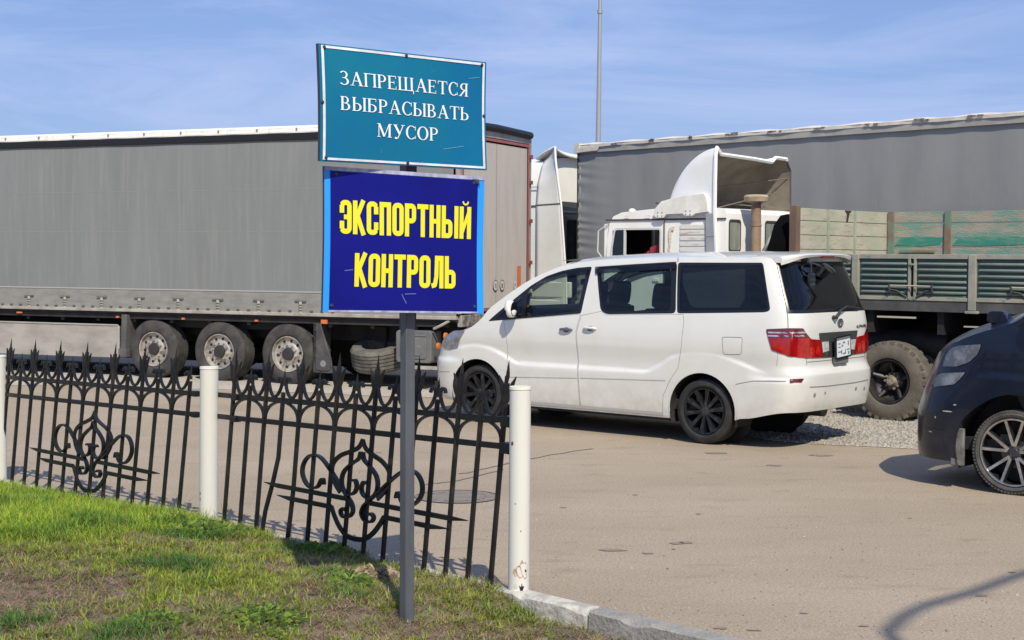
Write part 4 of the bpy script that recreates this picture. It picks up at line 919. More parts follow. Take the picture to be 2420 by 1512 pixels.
wood1=M('weathered_pale_boards',(.47,.43,.33),.85,col2=(.37,.385,.29),vs=2.2,vr=(.4,.6),stretch=(1,1,3),col3=(.36,.28,.20),v3=6,vr3=(.53,.68),s3=(1,1,5),bump=.4,bs=25,bstretch=(1,1,4))
m=MB(); zz=[Z0,1.66,1.86,2.06,2.24,2.42,2.58]
for i in range(6): m.box(XS-.03,XS+.0,.03,W_,zz[i],zz[i+1]-.008)
hb=m.build('headboard',wood1,K,bevel=.003)
m=MB(); m.box(XS-.035,XS-.005,.03,W_,Z0,2.57,0)
for y in(.72,1.42): m.box(XS,XS+.022,y-.02,y+.02,Z0,2.57,1)
m.prism([(1.16,2.57),(1.34,2.57),(1.28,2.53),(1.24,2.42),(1.20,2.42),(1.22,2.52)],XS,XS+.006,'x',2)
m.build('headboard_battens',[M('gap_wood',(.10,.09,.07),.9),M('batten_green',(.24,.32,.24),.8,col2=(.4,.38,.3),vs=6),M('burn_mark',(.035,.025,.02),.9)],hb)
m=MB(); m.box(XS-.10,XS+.01,-.06,.03,Z0-.1,2.60); m.build('corner_post',M('brown_timber',(.20,.13,.09),.85,col2=(.13,.085,.06),vs=6,stretch=(1,1,.3)),K,bevel=.006)
wood2=M('green_flaking_boards',(.36,.33,.26),.85,col2=(.16,.30,.235),vs=1.3,vr=(.44,.58),stretch=(1.2,1,5),col3=(.38,.28,.21),v3=3,vr3=(.52,.62),s3=(2,1,6),bump=.5,bs=30,bstretch=(1,1,4))
m=MB(); zs=[Z0,1.85,2.10,2.225,2.43,2.58]
for i in range(5): m.box(XS,XL,W_,W_+.03,zs[i],zs[i+1]-(.016 if i==3 else .004))
fs_=m.build('far_side_boards',wood2,K,bevel=.003)
m=MB()
for a,b in((XS+.12,-.42),(-.30,.78),(.9,1.8)):
    pp=[(a,2.235),(a+.1,2.345),(b-.25,2.350),(b,2.34),(b-.05,2.25),(a+.4,2.228)]; m.prism([(x,z-.11) for x,z in pp],W_-.006,W_-.002,'y',0)
m.build('green_paint_patch',M('bright_flaking_green',(.035,.23,.165),.6,col2=(.17,.27,.20),vs=5,vr=(.48,.68),stretch=(1,1,4)),fs_)
m=MB()
for x in(XS+.06,-.36,.82,1.9,3.0): m.box(x-.04,x+.04,W_-.03,W_-.002,Z0,2.58)
m.box(XS+.2,XS+.7,W_-.05,W_-.01,2.03,2.06); m2_=m; split_build(m,'board_post',M('post_green_rust',(.14,.22,.165),.8,col2=(.20,.13,.09),vs=5,vr=(.42,.6)),fs_)
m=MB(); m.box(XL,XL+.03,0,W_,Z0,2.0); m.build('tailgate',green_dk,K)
# cab
kw=M('kamaz_white',(.88,.86,.80),.5,col2=(.80,.77,.69),vs=2.5,vr=(.5,.75),col3=(.36,.22,.12),v3=5,vr3=(.70,.80),s3=(1,1,.5))
CX0,CX1=-4.26,-2.32
WI=roundp([(-4.17,2.02-.08),(-4.10,2.315),(-3.36,2.315),(-3.36,1.94)],.03)
def cabwall(mb,y,flip,m_=0):
    outer=[(-4.30,.85),(-4.30,1.85),(-4.215,2.40),(-4.17,2.455),(-3.3,2.50),(CX1,2.52),(CX1,.85)]
    if not flip: outer=outer
    vs,fs=fill([outer],[WI]); mb.add([(a,y,b) for a,b in vs],[(f if not flip else tuple(reversed(f))) for f in fs],m_)
m=MB(); cabwall(m,.02,False); cabwall(m,W_,True)
zr=lambda x: 2.455 if x<-4.1 else 2.455+.045*(x+4.1)/.8 if x<-3.3 else 2.50+.02*(x+3.3)
# roof, rounded front
rp=[(-4.30,.85),(-4.30,1.85),(-4.215,2.40),(-4.15,2.50),(-4.0,2.555),(-3.4,2.60),(-2.6,2.60),(CX1-.02,2.575),(CX1,2.52),(CX1,.85)]
for i in range(len(rp)-1):
    (a,z0),(b,z1)=rp[i],rp[i+1]
    if i==1: continue
    if i==8:
        vs,fs=fill([[(.02,.85),(W_,.85),(W_,2.52),(.02,2.52)]],[roundp([(y0,2.05),(y1,2.05),(y1,2.42),(y0,2.42)],.04) for y0,y1 in((.10,.34),(.98,1.28),(1.75,2.1))])
        m.add([(CX1,p,q) for p,q in vs],fs); continue
    m.add([(a,.02,z0),(b,.02,z1),(b,W_,z1),(a,W_,z0)],[(0,1,2,3)])
for y in(.02,W_):
    cz=[(-4.215,2.40),(-4.15,2.50),(-4.0,2.555),(-3.4,2.60),(-2.6,2.60),(CX1-.02,2.575),(CX1,2.52),(-3.3,2.50),(-4.17,2.455)]
    vs,fs=fill([cz]); m.add([(a,y,b) for a,b in vs],[f if y<1 else tuple(reversed(f)) for f in fs])
m.box(-4.30,-4.25,.02,.16,1.85,2.40); m.box(-4.30,-4.25,W_-.14,W_,1.85,2.40); m.box(-4.28,-4.24,1.12,1.2,1.85,2.42)
kc=m.build('cab',kw,K,angle=30)
m=MB()
vs,fs=fill([[(-4.27,1.86),(-4.20,2.41),(-4.19,2.41),(-4.26,1.86)]])
m.box(-4.27,-4.262,.16,W_-.14,1.86,2.40); m.build('windscreen',g_tint,kc)
m=MB(); m.box(-4.27,CX1,.005,.02,2.44,2.462,0); m.box(-3.30,-3.285,.008,.02,.9,2.43,1)
m.build('gutter',[M('gutter_dark',(.07,.06,.05),.8),M('door_gap',(.15,.11,.08),.8)],kc)
m=MB(); vs,fs=fill([inset(WI,-.028)],[WI]); m.add([(a,.006,b) for a,b in vs],fs); m.box(-3.955,-3.93,.0,.03,1.93,2.32)
wf=m.build('window_frame',M('frame_offwhite',(.62,.61,.58),.4),kc)
m=MB(); m.box(-4.15,-3.955,.012,.016,1.94,2.31); m.build('quarter_glass',g_tint,wf)
m=MB(); m.box(-4.2,-3.2,.10,2.2,1.0,1.78); m.box(-2.42,-2.38,.06,W_-.04,1.0,2.46); m.box(-4.15,CX1-.05,.10,W_-.1,2.42,2.44); m.build('cab_interior',M('cab_interior_dark',(.012,.011,.011),.9),kc)
m=MB()
m.grid(lambda a,b:(-3.70+.34*a+.03*math.sin(9*a),.09+.02*math.sin(a*22),1.75+.42*b-(1-a)*.18*b),10,6,0); m.grid(lambda a,b:(-3.42+.07*a,.07+.02*math.sin(a*12),1.75+.55*b),4,4,0)
m.build('curtain',M('red_curtain',(.20,.015,.03),.85),kc,solid=.006)
t=Matrix.Translation((-3.78,.55,1.93))@Matrix.Rotation(R(-25),4,'Y')
m=MB(); m.tube([t@Vector((.22*math.cos(a*.2618),.22*math.sin(a*.2618),0)) for a in range(25)],.014,6,0,False); m.build('steering_wheel',M('cab_interior_dark',(0,0,0)),kc)
m=MB(); mz_=[2.10,2.17,2.24,2.31,2.38,2.45]
for i,z in enumerate((2.02,2.095,2.17,2.245,2.32)): m.prism([(.004,z),(-.006,z+.008),(.004,z+.065)],-3.10,-2.66,'x') if False else m.box(-3.03,-2.60,.004,.016,z,z+.06)
m.build('louvre_panel',M('louvre_white',(.72,.70,.64),.5,col2=(.45,.30,.17),vs=5,vr=(.56,.72),stretch=(.5,1,4)),kc,bevel=.004)
m=MB(); rr_=random.Random(8)
for cx_,cz_,w_,h_ in((-3.19,2.22,.035,.16),(-3.15,2.33,.05,.03),(-3.2,2.05,.02,.10),(-2.80,2.28,.11,.012),(-2.82,2.20,.09,.014),(-2.78,2.12,.07,.010),(-3.55,2.50,.06,.008),(-3.9,2.50,.05,.01)):
    pp_=[(cx_+w_*math.cos(2*math.pi*k/12)*rr_.uniform(.6,1.1),cz_+h_*math.sin(2*math.pi*k/12)*rr_.uniform(.6,1.1)) for k in range(12)]
    vs,fs=fill([pp_]); m.add([(a,.002 if cz_<2.45 else -.0,b) for a,b in vs],fs)
split_build(m,'rust_streak',M('rust_streak',(.62,.47,.31),.8,col2=(.74,.68,.56),vs=22,vr=(.35,.6)),kc,smooth=False)
m=MB(); m.rbox(-4.05,-3.32,.0,.018,1.0,1.80,.05,ax='y'); m.box(-3.45,-3.36,-.02,.0,1.62,1.66); m.build('cab_door',kw,kc,bevel=.004)
m=MB(); m.tube([(-4.30,.02,1.9),(-4.37,-.04,2.02),(-4.36,-.04,2.30),(-4.22,.0,2.40)],.010,6); m.build('side_mirror',M('mirror_tube_pale',(.55,.56,.54),.5),kc)
m=MB(); m.lathe([(0,.045),(.05,.05),(.07,.03),(.075,.0001)],(-4.0,.25,2.54),'z',12,0); m.box(-3.42,-3.36,.15,.22,2.58,2.66,1); m.tube([(-3.45,.18,2.66),(-3.55,.18,2.68)],.012,6,1); m.lathe([(0,.03),(.05,.03),(.06,.0001)],(-3.6,.3,2.59),'z',10,2)
m.build('roof_lamps',[kw,M('horn_dark',(.05,.05,.05),.6),M('lamp_red',(.3,.01,.01))],kc)
m=MB()
for y0,y1 in((.10,.34),(.98,1.28),(1.75,2.1)):
    vs,fs=fill([roundp([(y0-.025,2.025),(y1+.025,2.025),(y1+.025,2.445),(y0-.025,2.445)],.05)],[roundp([(y0,2.05),(y1,2.05),(y1,2.42),(y0,2.42)],.04)]); m.add([(CX1+.008,a,b) for a,b in vs],fs,0); m.box(CX1-.01,CX1-.005,y0-.01,y1+.01,2.04,2.43,1)
m.build('rear_window',[M('rubber_seal',(.05,.045,.04),.8),M('dusty_pane',(.20,.22,.19),.35,col2=(.30,.31,.27),vs=4,stretch=(1,3,.7))],kc)
# wind deflector open to the rear
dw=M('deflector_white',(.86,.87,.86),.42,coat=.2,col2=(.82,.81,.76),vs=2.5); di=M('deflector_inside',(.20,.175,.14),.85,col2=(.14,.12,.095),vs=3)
def fair(a,b,o=0.):
    x=-3.30+.83*a
    h=2.60+.78*(1-(1-a)**1.9)**.62
    yl,yr=-.02+.10*(1-a)+o,1.88-.12*(1-a)-o
    zb=2.50; hh=h-o-(.10 if False else 0)
    rad=.16
    sg=[(yl,zb),(yl,zb+(hh-zb)*.5),(yl+.008,hh-.10),(yl+.03,hh-.01*a-.03*(1-a)),(yl+.13,hh-.09*a),((yl+yr)/2,hh-.11*a),(yr-.52,hh-.13*a),(yr-.42,hh-.065),(yr-.14,hh-.07),(yr-.02,hh-.22),(yr,zb)]
    k=b*(len(sg)-1); i=min(int(k),len(sg)-2); f=k-i
    return (x,sg[i][0]*(1-f)+sg[i+1][0]*f,sg[i][1]*(1-f)+sg[i+1][1]*f)
m=MB(); m.grid(fair,20,40,0,flip=True); fa=m.build('wind_deflector',dw,K,angle=60)
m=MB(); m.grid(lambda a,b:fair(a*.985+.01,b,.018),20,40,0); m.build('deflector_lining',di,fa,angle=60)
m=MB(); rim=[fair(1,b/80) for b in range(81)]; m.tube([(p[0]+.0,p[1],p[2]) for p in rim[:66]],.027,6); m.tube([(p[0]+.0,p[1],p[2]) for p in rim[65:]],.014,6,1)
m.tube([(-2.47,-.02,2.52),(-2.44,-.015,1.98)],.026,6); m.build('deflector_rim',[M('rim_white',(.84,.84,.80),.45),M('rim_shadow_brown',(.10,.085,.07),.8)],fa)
m=MB(); m.prism([(-2.60,2.52),(-2.47,2.52),(-2.44,1.9),(-2.58,1.9)],-.035,-.005,'y'); m.box(-2.59,-2.46,-.04,-.034,2.22,2.228); m.build('side_strip',M('strip_grey',(.30,.31,.32),.5,col2=(.38,.38,.38),vs=3),fa)
m=MB(); m.prism([(-3.42,2.50),(-3.40,2.60),(-3.30,2.69),(-2.95,2.76),(-2.62,2.78),(-2.58,2.72),(-2.56,2.54),(-2.75,2.52),(-2.80,2.49),(-2.92,2.49),(-2.96,2.52),(-3.22,2.515),(-3.26,2.47),(-3.38,2.47)],-.05,.0,'y'); m.box(-3.36,-2.6,.0,.1,2.5,2.62)
for x,z in((-3.35,2.545),(-3.28,2.545),(-3.35,2.50),(-3.28,2.50),(-2.90,2.56),(-2.83,2.56),(-2.90,2.515),(-2.83,2.515)): m.tube([(x,-.06,z),(x,-.045,z)],.010,6,1)
m.build('deflector_bracket',[M('bracket_cream',(.84,.82,.74),.5,col2=(.68,.65,.57),vs=4),M('bolt_rust',(.40,.28,.20),.7)],fa,bevel=.008)
m=MB()
for p,q in(((-3.15,.9,2.9),(-2.5,1.84,3.05)),((-3.1,1.0,2.7),(-2.48,1.85,2.62)),((-2.9,.7,2.62),(-2.5,1.6,2.85))): m.tube([p,q],.008,5)
m.build('deflector_braces',M('brace_brown',(.16,.13,.10),.8),fa)
# snorkel and clutter behind the cab
m=MB(); m.tube([(-2.12,.42,1.3),(-2.12,.42,2.35),(-2.12,.42,2.66)],[.068,.068,.062],16,0); m.tube([(-2.12,.42,2.36),(-2.12,.42,2.38)],.075,16,0); m.lathe([(0,.06),(.02,.15),(.08,.165),(.105,.14),(.115,.0001)],(-2.12,.42,2.66),'z',20,1)
m.build('air_intake_snorkel',[M('snorkel_brown',(.30,.21,.14),.75,col2=(.20,.12,.075),vs=5,vr=(.4,.65)),M('snorkel_cap',(.46,.37,.27),.7,col2=(.36,.25,.17),vs=5)],K)
m=MB(); rr_=random.Random(9)
for i in range(6):
    p=Vector((-1.78+rr_.uniform(-.04,.04),-.02+.05*i,1.95+rr_.uniform(-.06,.06))); m.tube([p,p+Vector((.1,.12,.3)),p+Vector((.10,.22,.40+rr_.uniform(0,.1))),p+Vector((.12,.30,.30))],.026,7)
m.prism([(-.06,1.6),(.50,1.6),(.49,2.47),(.42,2.51),(.26,2.49),(.10,2.36),(.02,2.18),(-.06,2.06)],-1.66,-1.42,'x',1)
m.build('hoses_and_tarp',[M('hose_grey',(.12,.13,.12),.7,col2=(.3,.3,.27),vs=7),M('dark_bundle',(.004,.004,.005),1.,spec=.05)],K,bevel=.02)
# chassis and wheels
m=MB(); m.box(-4.2,3.9,.65,.78,.75,1.05); m.box(-4.2,3.9,1.55,1.68,.75,1.05); m.box(-4.25,-2.4,.1,W_-.1,.80,.86)
for x in(-1.1,-.3,.6,1.5,2.4,3.4): m.box(x,x+.08,.05,W_-.05,1.06,1.33)
m.box(XS,XL,1.20,1.26,.35,1.4); m.box(-2.2,-1.2,.12,.6,.55,1.1); m.box(2.2,3.4,1.9,1.95,.3,1.35)  # long thin black sheets added under the bed so its underside stays dark
m.build('chassis_frame',chassis_black,K,smooth=False)
m=MB(); m.tube([(-.45,.45,.92),(.60,.45,.92)],.17,16); m.build('fuel_tank',chassis_black,K)
m=MB(); m.box(-.15,.35,-.0,.03,1.24,1.262); m.box(.95,1.25,.0,.03,1.16,1.175); split_build(m,'pale_strap',M('pale_strap',(.45,.42,.36),.7),K)
for x in(0,1.32):
    for sd in(-1,1): truck_wheel(K,x,0 if sd<0 else 2.3,.475,.485,.26,sd,'kamaz',dual=True,rr=.27)
for sd in(-1,1): truck_wheel(K,-3.25,.02 if sd<0 else 2.3,.475,.485,.27,sd,'kamaz',rr=.27)
m=MB()
for x in(0,1.32,-3.25): m.tube([(x,.3,.475),(x,2.0,.475)],.08,10); m.lathe([(-.22,.0001),(-.2,.2),(.2,.2),(.22,.0001)],(x,1.15,.475),'y',16)
m.box(-3.7,-2.8,.0,.25,.98,1.02); m.build('axle',chassis_black,K)
# ================================================================= lettering engine
def strk(pts,t,closed=False,cap=True):
    out=[];k=len(pts);n=k if closed else k-1
    for i in range(n):
        a=Vector(pts[i]);b=Vector(pts[(i+1)%k]); d=(b-a)
        if d.length<1e-6: continue
        d.normalize(); q=Vector((-d.y,d.x))*t/2
        out.append([tuple(a-q),tuple(b-q),tuple(b+q),tuple(a+q)])
    js=range(k) if closed else range(1,k-1)
    for i in js: out.append([(pts[i][0]+t/2*math.cos(j*math.pi/5+.1),pts[i][1]+t/2*math.sin(j*math.pi/5+.1)) for j in range(10)])
    return out
def rrp(x0,x1,y0,y1,r,a=0,b=360):
    p=[]
    for cx,cy,t0 in((x1-r,y1-r,0),(x0+r,y1-r,90),(x0+r,y0+r,180),(x1-r,y0+r,270)):
        for k in range(5): p.append((cx+r*math.cos(R(t0+22.5*k)),cy+r*math.sin(R(t0+22.5*k))))
    return p
def heavy(c):
    t=.150; h=t/2; w=.40; rg=rrp(h,w-h,h,1-h,.10)
    st=lambda x,y0=0,y1=1:[[(x-h,y0),(x+h,y0),(x+h,y1),(x-h,y1)]]
    bar=lambda x0,x1,y,tt=t:[[(x0,y-tt/2),(x1,y-tt/2),(x1,y+tt/2),(x0,y+tt/2)]]
    if c=='О': return w,strk(rg,t,True)
    if c=='С': return w,strk([p for p in rrp(h,w-h,h,1-h,.10)[0:20]][1:10]+[(h,.5)]+[p for p in rrp(h,w-h,h,1-h,.10)[10:19]],t)+[[(w-t,.62),(w,.62),(w,.85),(w-t,.85)],[(w-t,.15),(w,.15),(w,.38),(w-t,.38)]]
    if c=='Э':
        _,p=heavy('С'); return w,[[(w-x,y) for x,y in q][::-1] for q in p]+bar(.14,w-.05,.5,.14)
    if c=='П': return w,st(h)+st(w-h)+bar(0,w,1-h)
    if c=='Н': return w,st(h)+st(w-h)+bar(0,w,.5,.14)
    if c=='Р': return w,st(h)+strk(rrp(h,w-h,.40+h,1-h,.09),t,True)
    if c=='Т': return w,st(w/2)+bar(0,w,1-h)
    if c=='Ь': return w,st(h)+strk(rrp(h,w-h,h,.58-h,.09),t,True)
    if c=='Ы': return w+.22,heavy('Ь')[1]+st(w+.22-h)
    if c=='Й': return w+.03,st(h)+st(w+.03-h)+strk([(h,.12),(w+.03-h,.88)],.11)+strk([(.12,1.16),(.15,1.09),(.22,1.06),(.29,1.09),(.32,1.16)],.055)
    if c=='Л': return w+.03,st(w+.03-h)+bar(.12,w+.03,1-h)+strk([(.19,1),(.17,.35),(.12,.10),(0,.07)],.145)
    if c=='К': return w+.02,st(h)+strk([(h+.03,.45),(w-h+.03,1.02)],.145)+strk([(h+.05,.62),(w-h+.04,-.02)],.15)
def ell(cx,cy,rx,ry,a0,a1,tx,ty,n=16):
    o=[];i_=[]
    for k in range(n+1):
        a=R(a0+(a1-a0)*k/n); o.append((cx+rx*math.cos(a),cy+ry*math.sin(a))); i_.append((cx+(rx-tx)*math.cos(a),cy+(ry-ty)*math.sin(a)))
    return [[o[k],o[k+1],i_[k+1],i_[k]] for k in range(n)]
def serif(c):
    T=.15;t=.055
    rc=lambda x0,x1,y0,y1:[[(x0,y0),(x1,y0),(x1,y1),(x0,y1)]]
    stem=lambda x,b=1,u=1: rc(x,x+T,0,1)+(rc(x-.07,x+T+.07,0,.045) if b else [])+(rc(x-.07,x+T+.07,.955,1) if u else [])
    if c=='П': return .98,stem(.08)+stem(.75)+rc(.08,.9,.945,1)
    if c=='Н': return .98,stem(.08)+stem(.75)+rc(.08,.9,.48,.53)
    if c=='Р': return .74,stem(.08)+ell(.36,.73,.32,.27,-90,90,.14,t)+rc(.2,.36,.945,1)+rc(.2,.36,.46,.515)
    if c=='Я':
        return .80,[[(.80-x,y) for x,y in q][::-1] for q in serif('Р')[1]]+strk([(.50,.48),(.14,.02)],.12)+rc(.0,.24,0,.045)
    if c=='В': return .80,stem(.08)+ell(.34,.745,.28,.255,-90,90,.13,t)+ell(.38,.265,.34,.265,-90,90,.15,t)+rc(.2,.36,.945,1)+rc(.2,.38,.49,.54)+rc(.2,.38,0,.05)
    if c=='Б': return .78,stem(.08)+ell(.36,.29,.34,.29,-90,90,.15,t)+rc(.2,.36,.53,.58)+rc(.2,.36,0,.05)+rc(.2,.66,.945,1)+rc(.63,.67,.78,1)
    if c=='Ь': return .76,stem(.08)+ell(.36,.29,.34,.29,-90,90,.15,t)+rc(.2,.36,.53,.58)+rc(.2,.36,0,.05)
    if c=='Ы': return 1.08,serif('Ь')[1]+[[(x+.77,y) for x,y in q] for q in stem(.08)]
    if c=='Е': return .76,stem(.08)+rc(.2,.66,.945,1)+rc(.2,.68,0,.05)+rc(.2,.52,.49,.54)+rc(.63,.67,.80,1)+rc(.65,.69,0,.22)+rc(.49,.53,.40,.63)
    if c=='Щ': return 1.36,stem(.08)+stem(.56)+stem(1.04)+rc(.08,1.28,0,.055)+rc(1.22,1.28,-.20,.05)
    if c=='Т': return .84,stem(.345,1,0)+rc(.03,.81,.945,1)+rc(.03,.07,.76,1)+rc(.77,.81,.76,1)
    if c=='С': return .84,ell(.46,.5,.43,.52,48,312,.15,t,26)+rc(.74,.79,.68,.97)+rc(.74,.79,.04,.26)
    if c=='О': return .92,ell(.46,.5,.44,.52,0,360,.16,t,32)
    if c=='А': return .96,strk([(.14,.02),(.47,.98)],.06)+strk([(.46,1.0),(.80,.02)],.16)+rc(.22,.68,.32,.37)+rc(.0,.28,0,.045)+rc(.62,.96,0,.045)
    if c=='У': return .88,strk([(.12,.98),(.50,.30)],.16)+strk([(.76,.98),(.50,.36),(.36,.02),(.22,-.06)],.065)+rc(.0,.30,.955,1)+rc(.60,.88,.955,1)+ell(.20,.0,.09,.08,0,360,.085,.075,10)
    if c=='М': return 1.20,strk([(.17,.02),(.17,.98)],.06)+strk([(.19,.98),(.58,.05)],.15)+strk([(.58,.05),(.94,.98)],.06)+rc(.90,1.05,0,1)+rc(.05,.30,0,.045)+rc(.83,1.13,0,.045)+rc(.04,.22,.955,1)+rc(.92,1.13,.955,1)
    if c=='З': return .74,ell(.30,.745,.30,.265,-80,150,.13,t)+ell(.32,.26,.36,.28,-150,85,.15,t)+rc(.20,.36,.48,.53)
def text_line(txt,fn,gap):
    x=0;out=[]
    for c in txt:
        w,p=fn(c); out.append([[(a+x,b) for a,b in q] for q in p]); x+=w+gap
    return x-gap,out
# ================================================================= sign post
base=G(957,1440,.19)
SG=empty('sign_post','grey metal post carrying a teal notice board above a dark blue yellow-lettered board','sign',base)
def board(c4): return [Vector(D(*q))-base for q in c4]
def mk_board(name,corners,mats,lines,fn,thick,parent,label,edge):
    TLc,TRc,BRc,BLc=corners
    nn=(TRc-TLc).cross(BLc-TLc).normalized()
    if nn.y>0: nn=-nn
    def f(a,b,o=0.): # bilinear
        return TLc*(1-a)*(1-b)+TRc*a*(1-b)+BRc*a*b+BLc*(1-a)*b+nn*o+nn*(.012*math.sin(3.1*a+1)*math.sin(3*b))
    m=MB(); N=12
    m.grid(lambda a,b:f(a,b,0),N,N,0,flip=False); m.grid(lambda a,b:f(a,b,-thick),N,N,1,flip=True)
    for g in((lambda t:(t,0)),(lambda t:(t,1)),(lambda t:(0,t)),(lambda t:(1,t))):
        m.grid(lambda a,b:f(*g(a),-thick*b),N,1,1)
    o=m.build(name,mats,parent,angle=50); o['label']=label
    return f,o
teal=M('teal_sign_face',(.002,.130,.285),.5,spec=.22,col2=(.006,.165,.25),vs=1.8,vr=(.35,.7),col3=(.06,.24,.27),v3=14,vr3=(.68,.82),s3=(1,1,2))
back=M('sign_back_dark',(.04,.045,.055),.6)
f1,b1=mk_board('notice_board',board([(752,102,7.10),(1149,147,7.745),(1151,402,7.745),(756,380,7.10)]),[teal,back],None,None,.022,SG,'teal board with white serif lettering',0)
blue=M('dark_blue_sign_face',(.002,.004,.155),.5,spec=.22,col2=(.004,.005,.20),vs=3)
f2,b2=mk_board('name_board',board([(766,392,7.20),(1145,418,7.66),(1143,741,7.66),(762,737,7.20)]),[M('light_blue_edge',(.02,.30,.90),.4),back],None,None,.02,SG,'dark blue board with yellow block lettering',0)
def quad(m,f,a0,a1,b0,b1,o,mi=0):
    n=10; m.grid(lambda a,b:f(a0+(a1-a0)*a,b0+(b1-b0)*b,o),n,n,mi)
m=MB(); e=.0032
quad(m,f1,.012,.988,.012,.034,e); quad(m,f1,.012,.988,.968,.988,e); quad(m,f1,.012,.026,.034,.968,e); quad(m,f1,.974,.988,.034,.968,e)
m.build('white_border',M('sign_white',(.74,.78,.80),.45,col2=(.55,.60,.62),vs=9),b1)
m=MB(); quad(m,f2,.034,.955,.03,.985,e); m.build('blue_panel',blue,b2)
m=MB(); quad(m,f2,.0,1,.0,.026,.004); quad(m,f2,.03,.96,.986,.999,.004); quad(m,f2,.955,1,-.045,-.0,-.004) if False else None
split_build(m,'board_edge_strip',M('edge_strip_pale',(.45,.46,.62),.5,col2=(.20,.19,.30),vs=6,stretch=(3,1,1)),b2)
def letters(f,txt,fn,gap,x0,x1,bl,cap,mat,name,parent,o):
    tot,gl=text_line(txt,fn,gap); k=(x1-x0)/tot; m=MB()
    for g in gl:
        vs,fs=fill(g); m.add([f(x0+a*k,bl-b*cap,o) for a,b in vs],fs)
    return m.build(name,mat,parent,smooth=False)
wl_=M('lettering_white',(.80,.83,.84),.5); yl=M('lettering_yellow',(.80,.72,.014),.45)
for txt,x0,x1,bl in(('ЗАПРЕЩАЕТСЯ',.107,.882,.335),('ВЫБРАСЫВАТЬ',.107,.889,.553),('МУСОР',.313,.690,.762)): letters(f1,txt,serif,.06,x0,x1,bl,.118,wl_,'lettering',b1,.0035)
for txt,x0,x1,bl in(('ЭКСПОРТНЫЙ',.086,.912,.458),('КОНТРОЛЬ',.178,.812,.821)): letters(f2,txt,heavy,.045,x0,x1,bl,.233,yl,'lettering',b2,.0065)
m=MB(); rr_=random.Random(3)
for (a,b,da,db,w) in((.34,.905,.004,-.05,.006),(.72,.83,.13,-.040,.003),(.885,.165,.07,-.02,.003)):
    m.add([f1(a,b,.0036),f1(a+da,b+db,.0036),f1(a+da,b+db+w,.0036),f1(a,b+w,.0036)],[(0,1,2,3)])
m.build('scratch',M('scratch_pale',(.25,.42,.48),.6),b1)
m=MB()
for (a,b,da,db,w) in((.47,.865,.03,.065,.006),(.49,.865,.07,-.004,.003),(.12,.71,.05,-.008,.003)):
    m.add([f2(a,b,.0036),f2(a+da,b+db,.0036),f2(a+da,b+db+w,.0036),f2(a,b+w,.0036)],[(0,1,2,3)])
m.build('scratch',M('scratch_blue',(.25,.28,.5),.6),b2)
m=MB()
for f,pts in((f1,((.03,.03),(.5,.022),(.97,.03),(.03,.97),(.5,.975),(.985,.5),(.01,.5))),(f2,((.07,.05),(.93,.05),(.05,.955),(.94,.95)))):
    for a,b in pts: p=f(a,b,.003); q=f(a,b,.008); m.tube([p,q],[.010,.006],8)
m.add([f2(.915,.022,.006),f2(.965,.07,.012),f2(.955,.022,.008)],[(0,1,2)])
split_build(m,'screw',M('screw_dark',(.05,.06,.09),.5,.5),SG)
steel=M('grey_post_paint',(.115,.125,.14),.5,.25,col2=(.08,.085,.095),vs=4,col3=(.16,.15,.14),v3=18,vr3=(.66,.8),stretch=(2,2,.4))
m=MB(); dz=D(957,112,7.52).z-base.z
Ry=Matrix.Rotation(R(38),4,'Z')
m.box(-.027,.027,-.027,.027,-.3,dz-.55-.0,0,Matrix.Translation((.006,.035,0))@Ry); pole=m.build('post',steel,SG,bevel=.004)
m=MB(); zt=D(957,780,7.5).z-base.z; m.box(-.031,.031,-.031,.031,zt,dz-.03,0,Matrix.Translation((.006,.045,0))@Ry)
for z in(dz-.15,dz-.5,dz-.75,zt+.15): m.box(-.30,.30,-.012,.012,z-.015,z+.015,0,Matrix.Translation((.0,.03,0))@Ry)
m.build('post_sleeve',M('sleeve_black',(.015,.018,.028),.5),SG,bevel=.003)
# ================================================================= fence
P1=Vector((.045,8.316,0)); AX=Vector((-.699,.715,0)).normalized(); AY=Vector((.715,.699,0)).normalized()
rzf=math.atan2(AX.y,AX.x)
FN=empty('iron_fence','black wrought-iron fence with spear tips between white pipe posts at the lawn edge','fence',P1,rzf)
